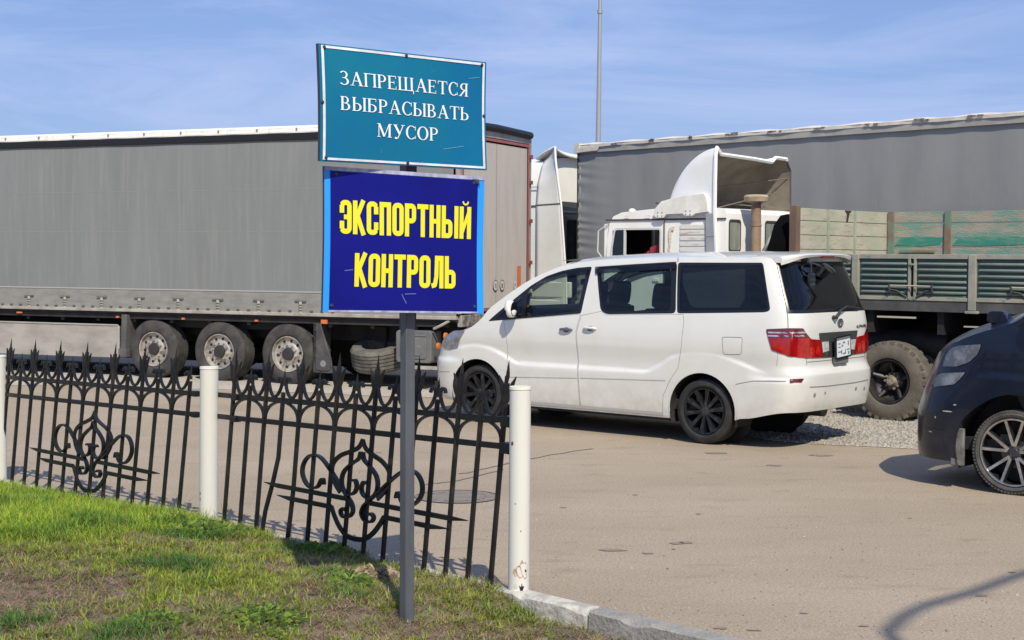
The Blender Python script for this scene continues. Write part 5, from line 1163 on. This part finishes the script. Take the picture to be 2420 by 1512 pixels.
# local frame: x = along the fence to the left, y = toward the camera (so "away" is -y)
iron=M('black_iron_paint',(.0025,.004,.0045),.45,spec=.4,coat=.15,col2=(.008,.008,.0075),vs=6,col3=(.05,.042,.035),v3=7,vr3=(.66,.85),s3=(1,1,.6))
iron2=M('dusty_iron_paint',(.008,.008,.0075),.5,spec=.3,col2=(.022,.020,.017),vs=5,col3=(.085,.062,.042),v3=6,vr3=(.58,.8),s3=(1,1,.5))
def leaned(s,z,ln,ls): return Vector((s-ls*z, -ln*z-.0, z))
def curve2(mb,f,pts,w=.010,d=.012,n=4,off=0.):
    P_=[f(a,b)+Vector((0,off,0)) for a,b in smooth_path(pts,n)]; mb.tube(P_,1,sq=(d,w*2))
def panel(s0,s1,sp,par,zU0,zU1,dLR,ls,ln,orn,bent=None):
    f=lambda s,z:leaned(s,z,ln,ls); cp=ls+1.26*ln
    zU=lambda s:zU0+(zU1-zU0)*(s-s0)/(s1-s0); zL=lambda s:zU(s)-dLR
    m=MB()
    for zf in(zU,zL): m.tube([f(s0-.02,zf(s0))+Vector((cp*zf(s0),.0,0)),f(s1+(.22 if s1<3 else .06),zf(s1))+Vector((cp*zf(s1),0,0))],1,sq=(.016,.034))
    pn=m.build('fence_panel',iron,FN,bevel=.002)
    n=int(round((s1-s0)/sp)); S=[s0+sp*i for i in range(n+1)]
    for i,s in enumerate(S):
        tall=(i%2==par); zt=zU(s)+(.335 if tall else .215); m=MB()
        zb=.03-.02*sst(3,6,s)
        rel=lambda z:s+ls*zU(s)*1.0   # picket foot position so that the top rail crossing stays put
        ss=s+cp*zU(s)
        g=lambda z,dx=0.,dy=0.: f(ss+dx,z)+Vector((0,dy,0))
        bend=bent.get(i) if bent else None
        if bend: m.tube([g(zb,bend[0]),g(.25,bend[1]),g(.45,bend[2]),g(.62,0),g(zt-.16)],1,sq=(.0215,.0215))
        else: m.tube([g(zb),g(zt-.13)],1,sq=(.0215,.0215))
        # spear head
        h=.13 if tall else .10; w=.0165 if tall else .014
        for k in range(1): 
            zz=[zt-h,zt-h*.72,zt-h*.55,zt]; ww=[.008,w,w*.9,.0012]
            vs=[];
            for z,q in zip(zz,ww): vs+=[g(z,-q),g(z,0,-q*.6),g(z,q),g(z,0,q*.6)]
            fs=[(a*4+b,a*4+(b+1)%4,a*4+4+(b+1)%4,a*4+4+b) for a in range(3) for b in range(4)]; m.add(vs,fs)
        if tall:
            for sgn in(-1,1): m.tube([g(zt-.24,sgn*.006),g(zt-.19,sgn*.026),g(zt-.13,sgn*.044),g(zt-.09,sgn*.068)],[.8,1.0,.8,.2],sq=(.012,.030))
        else: m.tube([g(zt-.115),g(zt-.095)],.013,6)
        m.build('picket',iron2,pn,angle=25)
    # scrolls over the rail and arches between the rails
    for i in range(n):
        a,b=S[i],S[i+1]; at=(i%2==par); st_,sh_=(a,b) if at else (b,a); sg=1 if sh_>st_ else -1; z0=zU((a+b)/2)+.012; L=sp
        m=MB(); pts=[(.006,.235),(.012,.16),(.030,.085),(.065,.028),(.100,.012),(.138,.030),(.168,.075),(.176,.115),(.160,.140),(.138,.132),(.130,.112)]
        curve2(m,lambda x,z:f(st_+sg*x*L/.20+cp*zU(st_),z0+z),pts,.0095,.014,3)
        m.build('scroll',iron,pn,angle=50)
    for i in range(n+1):
        if (i%2)!=par:
            s=S[i]; m=MB(); H=dLR-.02
            lo,hi=-sp if i>0 else 0,sp if i<n else 0
            pts=[(max(lo,min(hi,sp*.96*math.cos(t))),H*math.sin(t)**.8 if math.sin(t)>0 else 0) for t in [math.pi*k/14 for k in range(15)] if lo-.01<=sp*.96*math.cos(t)<=hi+.01]
            if len(pts)>3:
                m.tube([f(s+x+cp*zU(s),zL(s)+.012+z) for x,z in pts],1,sq=(.014,.019)); m.build('arch',iron,pn,angle=50)
    # traced centre ornament; x to the photo's right (negative s), metres
    c,zt=orn; sk=.04
    def fo(x,z):
        x*=1.92
        return f(c-x+cp*.75,zt+z)+Vector((0,.013,0))
    m=MB(); k=1.
    def both(pts,w=.011):
        curve2(m,fo,pts,w*1.25,.014,4); curve2(m,lambda x,z:fo(-x,z),pts,w*1.25,.014,4)
    both([(0,0),(.018,-.05),(.060,-.085),(.105,-.115),(.140,-.165),(.146,-.225),(.128,-.29),(.095,-.345)])
    both([(.005,-.075),(.014,-.12),(.045,-.155),(.080,-.205),(.092,-.26),(.084,-.315),(.055,-.35),(.024,-.335),(.012,-.295),(.022,-.255),(.042,-.262)],.012)
    both([(.185,-.318),(.190,-.285),(.200,-.290),(.215,-.335),(.247,-.352),(.282,-.325),(.305,-.265),(.300,-.20),(.272,-.150),(.232,-.140),(.195,-.165),(.150,-.225),(.100,-.300),(.050,-.372),(.030,-.405),(.022,-.450),(.040,-.487),(.072,-.492),(.085,-.462),(.070,-.440),(.055,-.452)],.012)
    both([(.0,-.615),(.045,-.605),(.085,-.56),(.115,-.50),(.135,-.445)],.012)
    m.tube([fo(-.135,-.447),fo(-.36,-.447),fo(-.44,-.440)],[1,1,.15],sq=(.014,.029)); m.tube([fo(.135,-.447),fo(.36,-.447),fo(.44,-.440)],[1,1,.15],sq=(.014,.029))
    m.tube([fo(-.06,-.378),fo(-.44,-.378),fo(-.52,-.372)],[1,1,.15],sq=(.014,.029)); m.tube([fo(.06,-.378),fo(.44,-.378),fo(.52,-.372)],[1,1,.15],sq=(.014,.029))
    m.build('ornament',iron,pn,angle=50)
panel(.11,2.77,.19,0,1.037,.979,.148,.06,.05,(1.355,.815),{11:(.13,.10,.04),10:(.03,.01,0)})
panel(3.32,6.3,.2129,1,.966,.905,.146,.09,.05,(4.62,.735))
m=MB()
for z,z2 in((1.037,1.035),(.889,.887)): m.box(.06,.135,-.06,.02,z-.03,z+.03)
for s,z in((3.30,.968),(3.30,.82),(2.80,.978),(2.80,.83)): m.box(s-.03,s+.03,-.06-.01,.015-.04,z-.02,z+.02)
split_build(m,'bracket',iron,FN,bevel=.003)
pp=M('white_post_paint',(.66,.64,.58),.5,col2=(.66,.62,.53),vs=6,vr=(.5,.75),stretch=(1,1,.3),col3=(.30,.17,.09),v3=16,vr3=(.735,.76))
pp2=M('white_post_paint_rusty',(.67,.65,.59),.5,col2=(.70,.64,.50),vs=5,vr=(.5,.75),stretch=(1,1,.4),col3=(.28,.16,.08),v3=11,vr3=(.70,.725))
posts_=[]
for i,(s,zt,lean) in enumerate(((.0,1.235,(.004,0)),(3.07,1.172,(.018,0)),(6.24,1.09,(.01,0)))):
    m=MB(); r=.0585 if i==0 else .063
    b0=Vector((s,0,-.25)); dx=-lean[0]*.69; 
    m.tube([b0,b0+Vector((dx*.6,0,.6)),b0+Vector((dx*(zt+.25),0,zt+.25))],r,28,0)
    p=m.build('post',pp2 if i==0 else pp,FN,angle=50); posts_.append(p)
    m=MB(); m.lathe([(0,r-.012),(.003,r+.001),(-.012,r+.003)],(s+dx*(zt+.25),0,zt),'z',28); m.build('post_rim',M('rim_yellowed',(.70,.66,.56),.7),p)
def on_post(s,r,ang,z): return (s+r*math.cos(ang),r*math.sin(ang),z)
def blot(mb,s,r,a0,z0,pts,mi=0,o=.0015): # irregular patch on the round post
    vs,fs=fill([pts]); mb.add([on_post(s,r+o,R(a0)+a/r,z0+b) for a,b in vs],fs,mi)
cam_a=math.degrees(math.atan2(*(Vector((0,0,0))-P1).yx))-math.degrees(rzf)
m=MB(); rr_=random.Random(5)
def jag(w,h,n=9): return [(w*math.cos(2*math.pi*k/n)*rr_.uniform(.6,1.15),h*math.sin(2*math.pi*k/n)*rr_.uniform(.6,1.15)) for k in range(n)]
for (da,z,w,h) in((45,1.12,.010,.013),(-8,.99,.012,.012),(-42,.93,.011,.013),(20,.90,.007,.006),(30,.86,.010,.006),(15,.80,.012,.006),(38,.83,.004,.004),(-20,.60,.004,.004),(10,.45,.004,.005),(35,.70,.003,.004),(25,.98,.003,.003)): blot(m,0,.0585,cam_a+da,z,jag(w,h),0)
blot(m,0,.0585,cam_a+10,.235,[(-.045,-.012),(-.038,.004),(-.026,.010),(-.018,.024),(-.004,.030),(.002,.052),(.010,.058),(.016,.040),(.030,.046),(.040,.022),(.044,-.004),(.036,-.018),(.040,-.040),(.026,-.052),(.012,-.036),(-.004,-.046),(-.016,-.030),(-.030,-.034)],1,.002)
blot(m,0,.0585,cam_a+38,.232,jag(.007,.010),2,.0035); blot(m,0,.0585,cam_a+16,.135,[(-.004,-.05),(.004,-.05),(.007,-.01),(.016,.014),(.006,.010),(.001,.030),(-.004,.008),(-.014,.018),(-.008,-.01)],2,.003); blot(m,0,.0585,cam_a-15,.15,jag(.012,.014),3,.0026)
split_build(m,'rust_spot',[M('rust_spot',(.10,.06,.04),.8),M('rust_tan',(.36,.24,.15),.9,col2=(.48,.38,.27),vs=40),hole_dark,M('chipped_cream',(.62,.56,.44),.8)],posts_[0])
m=MB()
for (da,z,w,h) in((-45,.30,.006,.012),(-44,.26,.005,.012),(50,1.05,.004,.01)): blot(m,3.07,.063,cam_a+da,z,jag(w,h),0)
blot(m,3.07,.063,cam_a-5,.12,jag(.05,.03,12),1,.001); split_build(m,'rust_spot',[MATS['rust_spot'],M('rust_blush',(.66,.48,.34),.7)],posts_[1])
asph=M('dusty_asphalt',(.318,.254,.180),.92,col2=(.372,.299,.216),vs=.30,vr=(.38,.66),stretch=(1,2.2,1),col3=(.262,.214,.155),v3=2.1,vr3=(.56,.76),s3=(1,2.2,1),bump=.35,bs=55,grain=.26,gs=60)
m=MB(); m.add([(-900,-400,0),(900,-400,0),(900,2500,0),(-900,2500,0)],[(0,1,2,3)]); g=m.build('ground',asph,smooth=False); tag(g,kind='structure')
def sheet(name,pxs,z,mat,jit=.12,seed=1,px=True):
    rr=random.Random(seed); pts=[tuple(G(*p)[:2]) for p in pxs] if px else pxs
    pts=dens(pts,.35); pts=[(x+rr.uniform(-jit,jit),y+rr.uniform(-jit,jit)) for x,y in pts]
    pts=[p[:2] for p in smooth_path(pts,3,True)]
    vs,fs=fill([pts]); mb=MB(); mb.add([(x,y,z) for x,y in vs],fs); o=mb.build(name,mat,smooth=False); tag(o,kind='structure'); return o,pts
dirt=M('pale_dust',(.40,.355,.295),.95,col2=(.47,.42,.35),vs=1.5,col3=(.27,.24,.20),v3=3,vr3=(.6,.75),bump=.4,bs=40,grain=.15,gs=60)
sheet('dirt_shoulder',[(-400,868),(-400,905),(200,912),(500,921),(1040,940),(1250,955),(1250,915),(1040,905),(700,893)],.004,dirt,.10,2)
grav_m=M('gravel_base',(.35,.315,.265),.95,col2=(.44,.405,.35),vs=9,vr=(.4,.6),bump=.8,bs=30,grain=.3,gs=60)
_,gp=sheet('gravel_strip',[(1700,1020),(1850,1045),(1945,1049),(2060,1057),(2180,1064),(2320,1080),(2500,1100),(2500,985),(2300,975),(2000,968),(1700,965)],.005,grav_m,.10,3)
rr=random.Random(11); mb=MB(); bx=(min(p[0] for p in gp),max(p[0] for p in gp),min(p[1] for p in gp),max(p[1] for p in gp)); cnt=0
while cnt<9000:
    x,y=rr.uniform(bx[0],bx[1]),rr.uniform(bx[2],bx[3])
    inside=pip((x,y),gp)
    if not inside and rr.random()>.012: continue
    u,v=PX((x,y,0))
    if not(1500<u<2480): 
        if rr.random()<.7: continue
    s=rr.uniform(.006,.021)*(1 if inside else .5)*(1.6 if rr.random()<.06 else 1); cnt+=1; a=rr.uniform(0,6.3)
    vs=[(x+s*dx*rr.uniform(.6,1.2)*math.cos(a)-s*dy*math.sin(a)*rr.uniform(.6,1.2),y+s*dx*math.sin(a)*rr.uniform(.6,1.2)+s*dy*math.cos(a)*rr.uniform(.6,1.2),.003+s*dz*rr.uniform(.5,1.)) for dx,dy,dz in((-1,-1,0),(1,-1,0),(1,1,0),(-1,1,0),(-.5,-.6,1.1),(.6,-.5,1.1),(.5,.6,1.1),(-.6,.5,1.1))]
    mb.add(vs,[(4,5,6,7),(0,1,5,4),(1,2,6,5),(2,3,7,6),(3,0,4,7)],cnt%3)
o=mb.build('gravel',[M('stone_pale',(.38,.35,.305),.9),M('stone_grey',(.25,.235,.21),.9),M('stone_tan',(.34,.30,.245),.9)],smooth=False); tag(o,'pale loose crushed stone scattered between the white van and the dropside truck','gravel',kind='stuff')
# manhole cover flush with the asphalt
c=G(1080,1174); mh=empty('manhole_cover','round dusty manhole cover set flush in the asphalt behind the fence','manhole cover',(c.x,c.y,0))
m=MB(); m.disc((0,0,.004),.345,'z',40,0); 
m.build('cover_plate',M('cover_dusty',(.27,.24,.21),.9,col2=(.21,.19,.165),vs=14),mh,smooth=False)
m=MB(); m.lathe([(.008,.345),(.009,.325)],(0,0,0),'z',40,0); m.lathe([(.0075,.24),(.0075,.232)],(0,0,0),'z',30,0)
for k in range(-4,5): 
    w=math.sqrt(.31**2-(k*.07)**2); m.box(-w,w,k*.07-.005,k*.07+.005,.004,.0085)
m.build('cover_ring',M('cover_iron',(.17,.15,.135),.8),mh,smooth=False)
# stains and cracks
blots=((1789,1231,1909,1283,.05),);st=M('oil_stain',(.225,.185,.145),.9,col2=(.27,.225,.175),vs=12); mb=MB(); rr=random.Random(21)
def blotg(u,v,w,h,z=.0045):
    p=G(u,v); n=14; pts=[(p.x+w*math.cos(2*math.pi*k/n)*rr.uniform(.55,1.1),p.y+h*math.sin(2*math.pi*k/n)*rr.uniform(.55,1.1)) for k in range(n)]
    pts=[q[:2] for q in smooth_path(pts,3,True)]; vs,fs=fill([pts]); mb.add([(x,y,z) for x,y in vs],fs)
for q in((1600,1284,.06,.05),(1622,1282,.05,.05),(1591,1298,.018,.018),(1690,1071,.12,.09),(1940,1076,.13,.08),(1828,1100,.09,.06),(1450,1300,.10,.05),(1530,1308,.05,.03),(2320,1408,.05,.03),(2390,1353,.03,.02),(1650,1215,.03,.02),(1330,1200,.03,.02),(1780,1490,.05,.02),(1700,1485,.04,.03),(2150,1225,.02,.015),(895,1070,.04,.02),(1500,1170,.03,.02),(1900,1450,.03,.015),(2040,1480,.04,.02)): blotg(*q)
o=mb.build('oil_stains',st,smooth=False); tag(o,kind='structure')
mb=MB(); 
for path in([(1255,1083),(1150,1108),(1080,1120)],[(1200,1095),(1290,1078),(1400,1060)],[(1010,1145),(1080,1135),(1190,1110)]):
    P_=[G(*p) for p in path]; P_=[Vector(p) for p in smooth_path([tuple(p) for p in P_],6)]
    P_=[Vector((p.x+rr.uniform(-.03,.03),p.y+rr.uniform(-.03,.03),.0047)) for p in P_]
    for a,b in zip(P_,P_[1:]):
        d=(b-a).normalized(); n=Vector((-d.y,d.x,0))*.012; mb.add([a-n,b-n,b+n,a+n],[(0,1,2,3)])
o=mb.build('asphalt_cracks',M('crack',(.20,.175,.15),.95),smooth=False); tag(o,kind='structure')
mb=MB(); rr=random.Random(77)
for i in range(2600):
    u,v=rr.uniform(0,2419),1120+392*rr.random()**.8 if i%2 else rr.uniform(960,1512)
    if i<700:
        q=rr.uniform(-2.,6.); p=Vector((.045,8.316,0))+Vector((-.699,.715,0))*(-q if i%3 else q*.5)+Vector((.715,.699,0))*abs(rr.gauss(.05,.22)+.06); p.z=0
    else: p=G(u,v)
    s=rr.uniform(.002,.0065)*(1.8 if rr.random()<.04 else 1); a=rr.uniform(0,3)
    c_,s_=math.cos(a)*s,math.sin(a)*s
    mb.add([(p.x+c_,p.y+s_,.001),(p.x-s_,p.y+c_,.001),(p.x-c_,p.y-s_,.001),(p.x+s_,p.y-c_,.001),(p.x,p.y,s*1.1)],[(0,1,4),(1,2,4),(2,3,4),(3,0,4)],i%3)
o=mb.build('grit',[M('grit_dark',(.13,.11,.09),.9),M('grit_mid',(.24,.20,.16),.9),M('grit_light',(.46,.42,.36),.9)],smooth=False); tag(o,'fine scattered grit and pebbles on the open asphalt yard','grit',kind='stuff')
# ---------------------------------------------------------------- kerb
def FW(s,n,z=0.): return Vector((P1.x,P1.y,0))+AX*s-AY*n+Vector((0,0,z))
ktop=M('kerb_concrete',(.24,.23,.21),.9,col2=(.32,.30,.27),vs=5,col3=(.42,.385,.33),v3=8,vr3=(.58,.7),bump=.5,bs=40,grain=.15,gs=70)
kwht=M('kerb_whitewash',(.56,.53,.46),.85,col2=(.38,.35,.30),vs=9,vr=(.45,.6),bump=.5,bs=40)
mb=MB(); rr=random.Random(2)
segs=[]; s=-3.6
while s<9.5: segs.append((s,min(s+.98,9.5))); s+=1.0
for i,(a,b) in enumerate(segs):
    def kp(s): 
        c=.045-.075*sst(-.3,.5,s); zt=.125-.022*sst(-.1,.3,s)-.06*sst(2.5,5.,s); return c,zt
    N=14; mi=0 if b<.2 else 1
    for j in range(N):
        s0,s1=a+(b-a)*j/N,a+(b-a)*(j+1)/N
        (c0,z0),(c1,z1)=kp(s0),kp(s1)
        hw=.055-.02*sst(-.2,.4,s0)
        P_=[]
        for s_,c_,z_ in((s0,c0,z0),(s1,c1,z1)):
            q=random.Random(int(round(s_*1000))); ch=.012+.028*max(0,q.random()-.55)*(1.6 if s_<.2 else 1)
            P_+=[FW(s_,c_-hw,-.05),FW(s_,c_-hw,z_-.01),FW(s_,c_-hw+.01,z_),FW(s_,c_+hw-ch,z_-.002),FW(s_,c_+hw+q.uniform(-.004,.006),z_-ch*1.2),FW(s_,c_+hw+q.uniform(-.003,.012),-.05)]
        mb.add(P_,[(k,k+1,k+7,k+6) for k in range(5)]+([(0,5,4,3,2,1)] if j==0 else [])+([(6,7,8,9,10,11)] if j==N-1 else []),mi)
kb=mb.build('kerb',[ktop,kwht],angle=30); tag(kb,kind='structure')
# ---------------------------------------------------------------- grass verge
def HG(s,n):
    h=.10*sst(-.5,.3,s)*(1-.95*sst(2.8,6.,s))+.10*sst(0,1.2,n+.6*min(0,s))
    h+=.012*MN.noise(Vector((s*2.3,n*2.3,0)))*1.5+.020*MN.noise(Vector((s*6,n*6,3)))
    return max(h,-.02)-.015*(1-sst(0,.15,n))
soil=M('dry_soil',(.14,.10,.065),.95,col2=(.23,.17,.115),vs=3,vr=(.4,.62),col3=(.13,.10,.07),v3=7,vr3=(.58,.72),bump=1.,bs=45,grain=.45,gs=110)
m=MB(); NS,NN=190,120
m.grid(lambda a,b:tuple((lambda s,n:FW(s,n,HG(s,n)))(-4.2+14.2*a,.03+7.2*b*b*.4+7.2*b*.6)),NS,NN,0,flip=True)
vg=m.build('grass_verge',soil,angle=180); tag(vg,kind='structure')
# grass blades, straw and weeds
def build_grass():
    rr=random.Random(42); vs=[];fs=[];cs=[]
    def blade(p,h,w,dr,lean,col,seg=3,droop=1.):
        d=Vector((math.cos(dr),math.sin(dr),0)); sd=Vector((-d.y,d.x,0)); o=len(vs)
        for k in range(seg):
            t=k/seg; c=p+d*lean*h*t**1.6*droop+Vector((0,0,h*(t-.35*lean*t*t))); ww=w*(1-t*.75)/2; vs.append(c-sd*ww); vs.append(c+sd*ww)
        vs.append(p+d*lean*h*droop+Vector((0,0,h*(1-.35*lean))))
        for k in range(seg-1): fs.append((o+2*k,o+2*k+1,o+2*k+3,o+2*k+2))
        fs.append((o+2*seg-2,o+2*seg-1,o+2*seg)); cs.extend([col]*(2*seg+1))
    BR=[]
    for u,v,q in((100,1300,.45),(250,1385,.32),(30,1420,.45),(600,1500,.32),(850,1440,.35),(1050,1480,.4),(1250,1450,.35),(690,1350,.2)):
        g_=G(u,v,.18)-FW(0,0,0); BR.append(((g_.dot(AX),-g_.dot(AY),q),0))
    n_=0; tries=0
    while n_<25000 and tries<300000:
        tries+=1
        s=rr.uniform(-4.,9.5); n=rr.uniform(.0,7.)
        p=FW(s,n,0)
        if p.y<2.5: continue
        u,v=PX((p.x,p.y,.15))
        vis=(-120<u<2000 and 1080<v<1620)
        if not vis and rr.random()>.10: continue
        a=MN.noise(Vector((s*1.1,n*1.1,1)))+.7*MN.noise(Vector((s*2.9,n*2.9,5)))
        lush=sst(1.9,3.3,s)*(1-sst(1.2,2.2,n-.15*(s-2)))          # the dense bright patch along the fence
        bare=(1-sst(-1.0,-.1,s))*(.75 if n<1.6 else .5)
        gr=.38+a*.85+lush*1.2-bare*.55-.10*sst(1.4,2.4,n)*(1-sst(2.0,3.5,s))
        for cu,cv in BR:
            dd=((s-cu[0])/cu[2])**2+((n-cu[1])/cu[2])**2
            if dd<4: gr-=.50*math.exp(-dd)
        if rr.random()> .78+.55*lush+.40*gr: continue
        n_+=1
        dk=sst(.10,.45,MN.noise(Vector((s*1.9,n*1.9,12))))*(1 if lush<.5 else .6)
        green=rr.random()<max(.10,min(.97,.38+.75*gr))
        br=(.33,.44,.045) if lush>.5 else (.31,.37,.05)
        cb=tuple(x*(1-dk)+y*dk for x,y in zip(br,(.10,.21,.035))); f=rr.uniform(.55,1.3); hk=rr.uniform(.6,1.35)
        if green:
            k=rr.randint(5,10); rad=rr.uniform(.012,.035)
            for _ in range(k):
                an=rr.uniform(0,6.3); q=rad*math.sqrt(rr.random()); w_=p+Vector((q*math.cos(an),q*math.sin(an),0))
                c=tuple(x*f*rr.uniform(.8,1.2) for x in cb)
                blade(Vector((w_.x,w_.y,HG(s,n)-.004)),(.028+.032*rr.random())*hk*(1+.8*lush+.4*dk),rr.uniform(.004,.0075),an+rr.uniform(-.7,.7),rr.uniform(.3,1.3),(*c,1))
        else:
            c0=rr.choice([(.38,.29,.17),(.31,.23,.14),(.24,.17,.10),(.46,.37,.22)]); an0=rr.uniform(0,6.3)
            for _ in range(rr.randint(4,8)):
                c=tuple(x*rr.uniform(.65,1.2) for x in c0); q=rr.uniform(0,.05); an=rr.uniform(0,6.3); L=rr.uniform(.05,.14)
                blade(Vector((p.x+q*math.cos(an),p.y+q*math.sin(an),HG(s,n)+rr.uniform(-.002,.014))),L*.42,rr.uniform(.003,.0055),an0+rr.gauss(0,.9),rr.uniform(1.3,2.3),(*c,1),3,1.)
    for i in range(1500):   # ragged fringe growing through the fence foot and over the kerb edge
        s=rr.uniform(-.9,8.) ; n=rr.gauss(.02,.035); p=FW(s,n,0); q=MN.noise(Vector((s*3,2,7)))
        if q<-.15: continue
        c=rr.choice([(.24,.30,.05),(.34,.30,.14),(.30,.36,.05),(.40,.33,.2)]); f=rr.uniform(.6,1.2)
        for _ in range(5): blade(Vector((p.x+rr.gauss(0,.012),p.y+rr.gauss(0,.012),max(.0,HG(s,max(n,.05)))-.01)),rr.uniform(.04,.085),.0055,rr.uniform(0,6.3),rr.uniform(.3,1.2),(*[x*f for x in c],1))
    for s,n,hh,k in((2.95,.1,.16,26),(3.15,.08,.16,22),(3.4,.1,.15,14),(-.05,.09,.10,16),(.35,.06,.20,3),(4.35,.1,.28,8),(2.75,.1,.30,4),(3.3,.05,.35,5),(5.0,.1,.22,5),(6.2,.1,.2,6),(-.35,.02,.06,20)):
        for _ in range(k):
            s_=s+rr.gauss(0,.05);n2=max(.01,n+rr.gauss(0,.05)); p=FW(s_,n2,HG(s_,n2)); c=rr.choice([(.16,.22,.06),(.42,.36,.20),(.25,.28,.10)]); blade(p,hh*rr.uniform(.6,1.1),.004,rr.uniform(0,6.3),rr.uniform(.2,1.0),(*c,1),4)
    me=bpy.data.meshes.new('grass'); me.from_pydata(vs,[],fs); ca=me.color_attributes.new('tint','FLOAT_COLOR','POINT')
    flat=[x for c in cs for x in c]; ca.data.foreach_set('color',flat)
    m=bpy.data.materials.new('grass_blades'); m.use_nodes=True; nt=m.node_tree; b=nt.nodes['Principled BSDF']; at=nt.nodes.new('ShaderNodeAttribute'); at.attribute_name='tint'
    b.inputs['Roughness'].default_value=.55; b.inputs['Specular IOR Level'].default_value=.3
    tr=nt.nodes.new('ShaderNodeBsdfTranslucent'); mx=nt.nodes.new('ShaderNodeMixShader'); mx.inputs[0].default_value=.35
    nt.links.new(at.outputs['Color'],b.inputs['Base Color']); nt.links.new(at.outputs['Color'],tr.inputs[0]); out=nt.nodes['Material Output']
    nt.links.new(b.outputs[0],mx.inputs[1]); nt.links.new(tr.outputs[0],mx.inputs[2]); nt.links.new(mx.outputs[0],out.inputs[0])
    me.materials.append(m); o=bpy.data.objects.new('grass',me); COL.objects.link(o); tag(o,'patchy bright and dried grass growing on the verge in front of the iron fence','grass',kind='stuff'); return o
build_grass()
# leafy weeds and dry clumps
def clump(s,n,r,h,k,cols,seed,name,label,cat,group=None):
    rr=random.Random(seed); m=MB(); b=FW(s,n,HG(s,n)); k=int(k*2.2); dry=cat=='dry weed'
    for i in range(k):
        a=rr.uniform(0,6.3); rad=r*rr.random()**.75*(1+.25*math.sin(a*3+seed)); c=Vector((rad*math.cos(a),rad*math.sin(a),0)); c.z=HG(s+c.dot(AX),n-c.dot(AY))-b.z
        d=Vector((math.cos(a+rr.uniform(-1.6,1.6)),math.sin(a+rr.uniform(-1.6,1.6)),0)).normalized()
        L=h*rr.uniform(.4,.95)*(1.15-.5*rad/r); w=L*rr.uniform(.05,.13); sd=Vector((-d.y,d.x,0)); up=rr.uniform(.35,1.); z0=h*.35*(1-rad/r)*rr.random()*(1.6 if dry else 1)
        p=[c+Vector((0,0,z0)),c+d*L*.45+Vector((0,0,z0+L*up*.7)),c+d*L*.95+Vector((0,0,z0+L*up*.55))]
        m.add([p[0],p[1]-sd*w,p[2],p[1]+sd*w],[(0,1,2),(0,2,3)],i%len(cols))
    o=m.build(name,cols,smooth=False,loc=b); tag(o,label,cat,group); return o
wg=[M('weed_dark',(.075,.145,.035),.6),M('weed_mid',(.14,.22,.04),.6),M('weed_light',(.24,.33,.05),.6)]
dr_=[M('dry_leaf',(.42,.33,.20),.9),M('dry_leaf_dark',(.28,.21,.13),.9),M('dry_leaf_pale',(.50,.42,.28),.9)]
clump(2.55,.35,.28,.10,420,wg,1,'weed','dark green leafy weed tuft left of the middle white post','weed','leafy weeds on the verge')
def at(u,v):
    p=G(u,v,.18); r_=p-FW(0,0,0); return r_.dot(AX),-r_.dot(AY)
for i,(u,v,r,h,k,lb) in enumerate(((830,1375,.16,.08,260,'dark green leafy weed left of the foot of the sign post'),(400,1225,.22,.10,300,'dense dark green weed under the left fence panel'),(630,1470,.22,.07,300,'low dark green weed patch at the bottom edge left of the sign post'),(350,1480,.20,.06,260,'green weed patch at the bottom edge near the left corner'),(1150,1455,.12,.05,160,'small green weed between the sign post and the rusty white post'),(760,1275,.20,.09,260,'weed patch lying in the shadow of the sign boards'))):
    s,n=at(u,v); clump(s,max(.05,n),r,h,k,wg,10+i,'weed',lb,'weed','leafy weeds on the verge')
s,n=at(890,1345); clump(s,max(.08,n),.16,.09,330,dr_,31,'dry_weed','straw-coloured dry weed clump at the fence foot left of the sign post','dry weed')
# ---------------------------------------------------------------- lighting masts
b=G(1408,700); Y=58.; p=D(1409,604,Y); mt=empty('light_mast','thin tall grey mast rising behind the trailers against the sky','mast',(p.x,p.y,0))
q=D(1418,-10,Y); top=Vector((q.x-p.x,0,q.z)); m=MB(); m.tube([(0,0,0),top*.5+Vector((.0,0,0)),top,top*1.25],[.115,.10,.065,.05],12); m.build('mast_pole',M('mast_grey',(.36,.38,.40),.45,.4),mt)
j=D(1417.5,28,Y); m=MB(); m.tube([(j.x-p.x,0,j.z-.06),(j.x-p.x,0,j.z+.06)],.10,12); m.build('mast_joint',MATS['mast_grey'],mt)
sxy=Vector((SUNV.x,SUNV.y,0))/SUNV.z   # a lamp whose curved arm throws the shadow at the lower right
AP=[]
for (u,v),z in zip(((2112,1511),(2118,1472),(2157,1444),(2213,1422),(2296,1399),(2419,1355),(2600,1305)),(7.45,7.75,7.93,8.05,8.13,8.2,8.25)):
    g_=G(u,v); AP.append(Vector((g_.x,g_.y,0))+sxy*z+Vector((0,0,z)))
b0=Vector((AP[0].x,AP[0].y,0)); LP=empty('street_lamp','tall grey street lamp with a curved arm standing beside the camera','street lamp',b0)
pts=[Vector((0,0,0)),Vector((0,0,3.5)),Vector((0,0,6.6))]+[p-b0 for p in AP]
m=MB(); m.tube([Vector(p) for p in smooth_path([tuple(p) for p in pts],5)],.04,10); m.build('lamp_pole',MATS['mast_grey'],LP)
e=pts[-1]; m=MB(); m.rbox(e.x-.1,e.x+.6,e.y-.12,e.y+.14,e.z-.04,e.z+.06,.03); m.build('lamp_head',MATS['mast_grey'],LP)
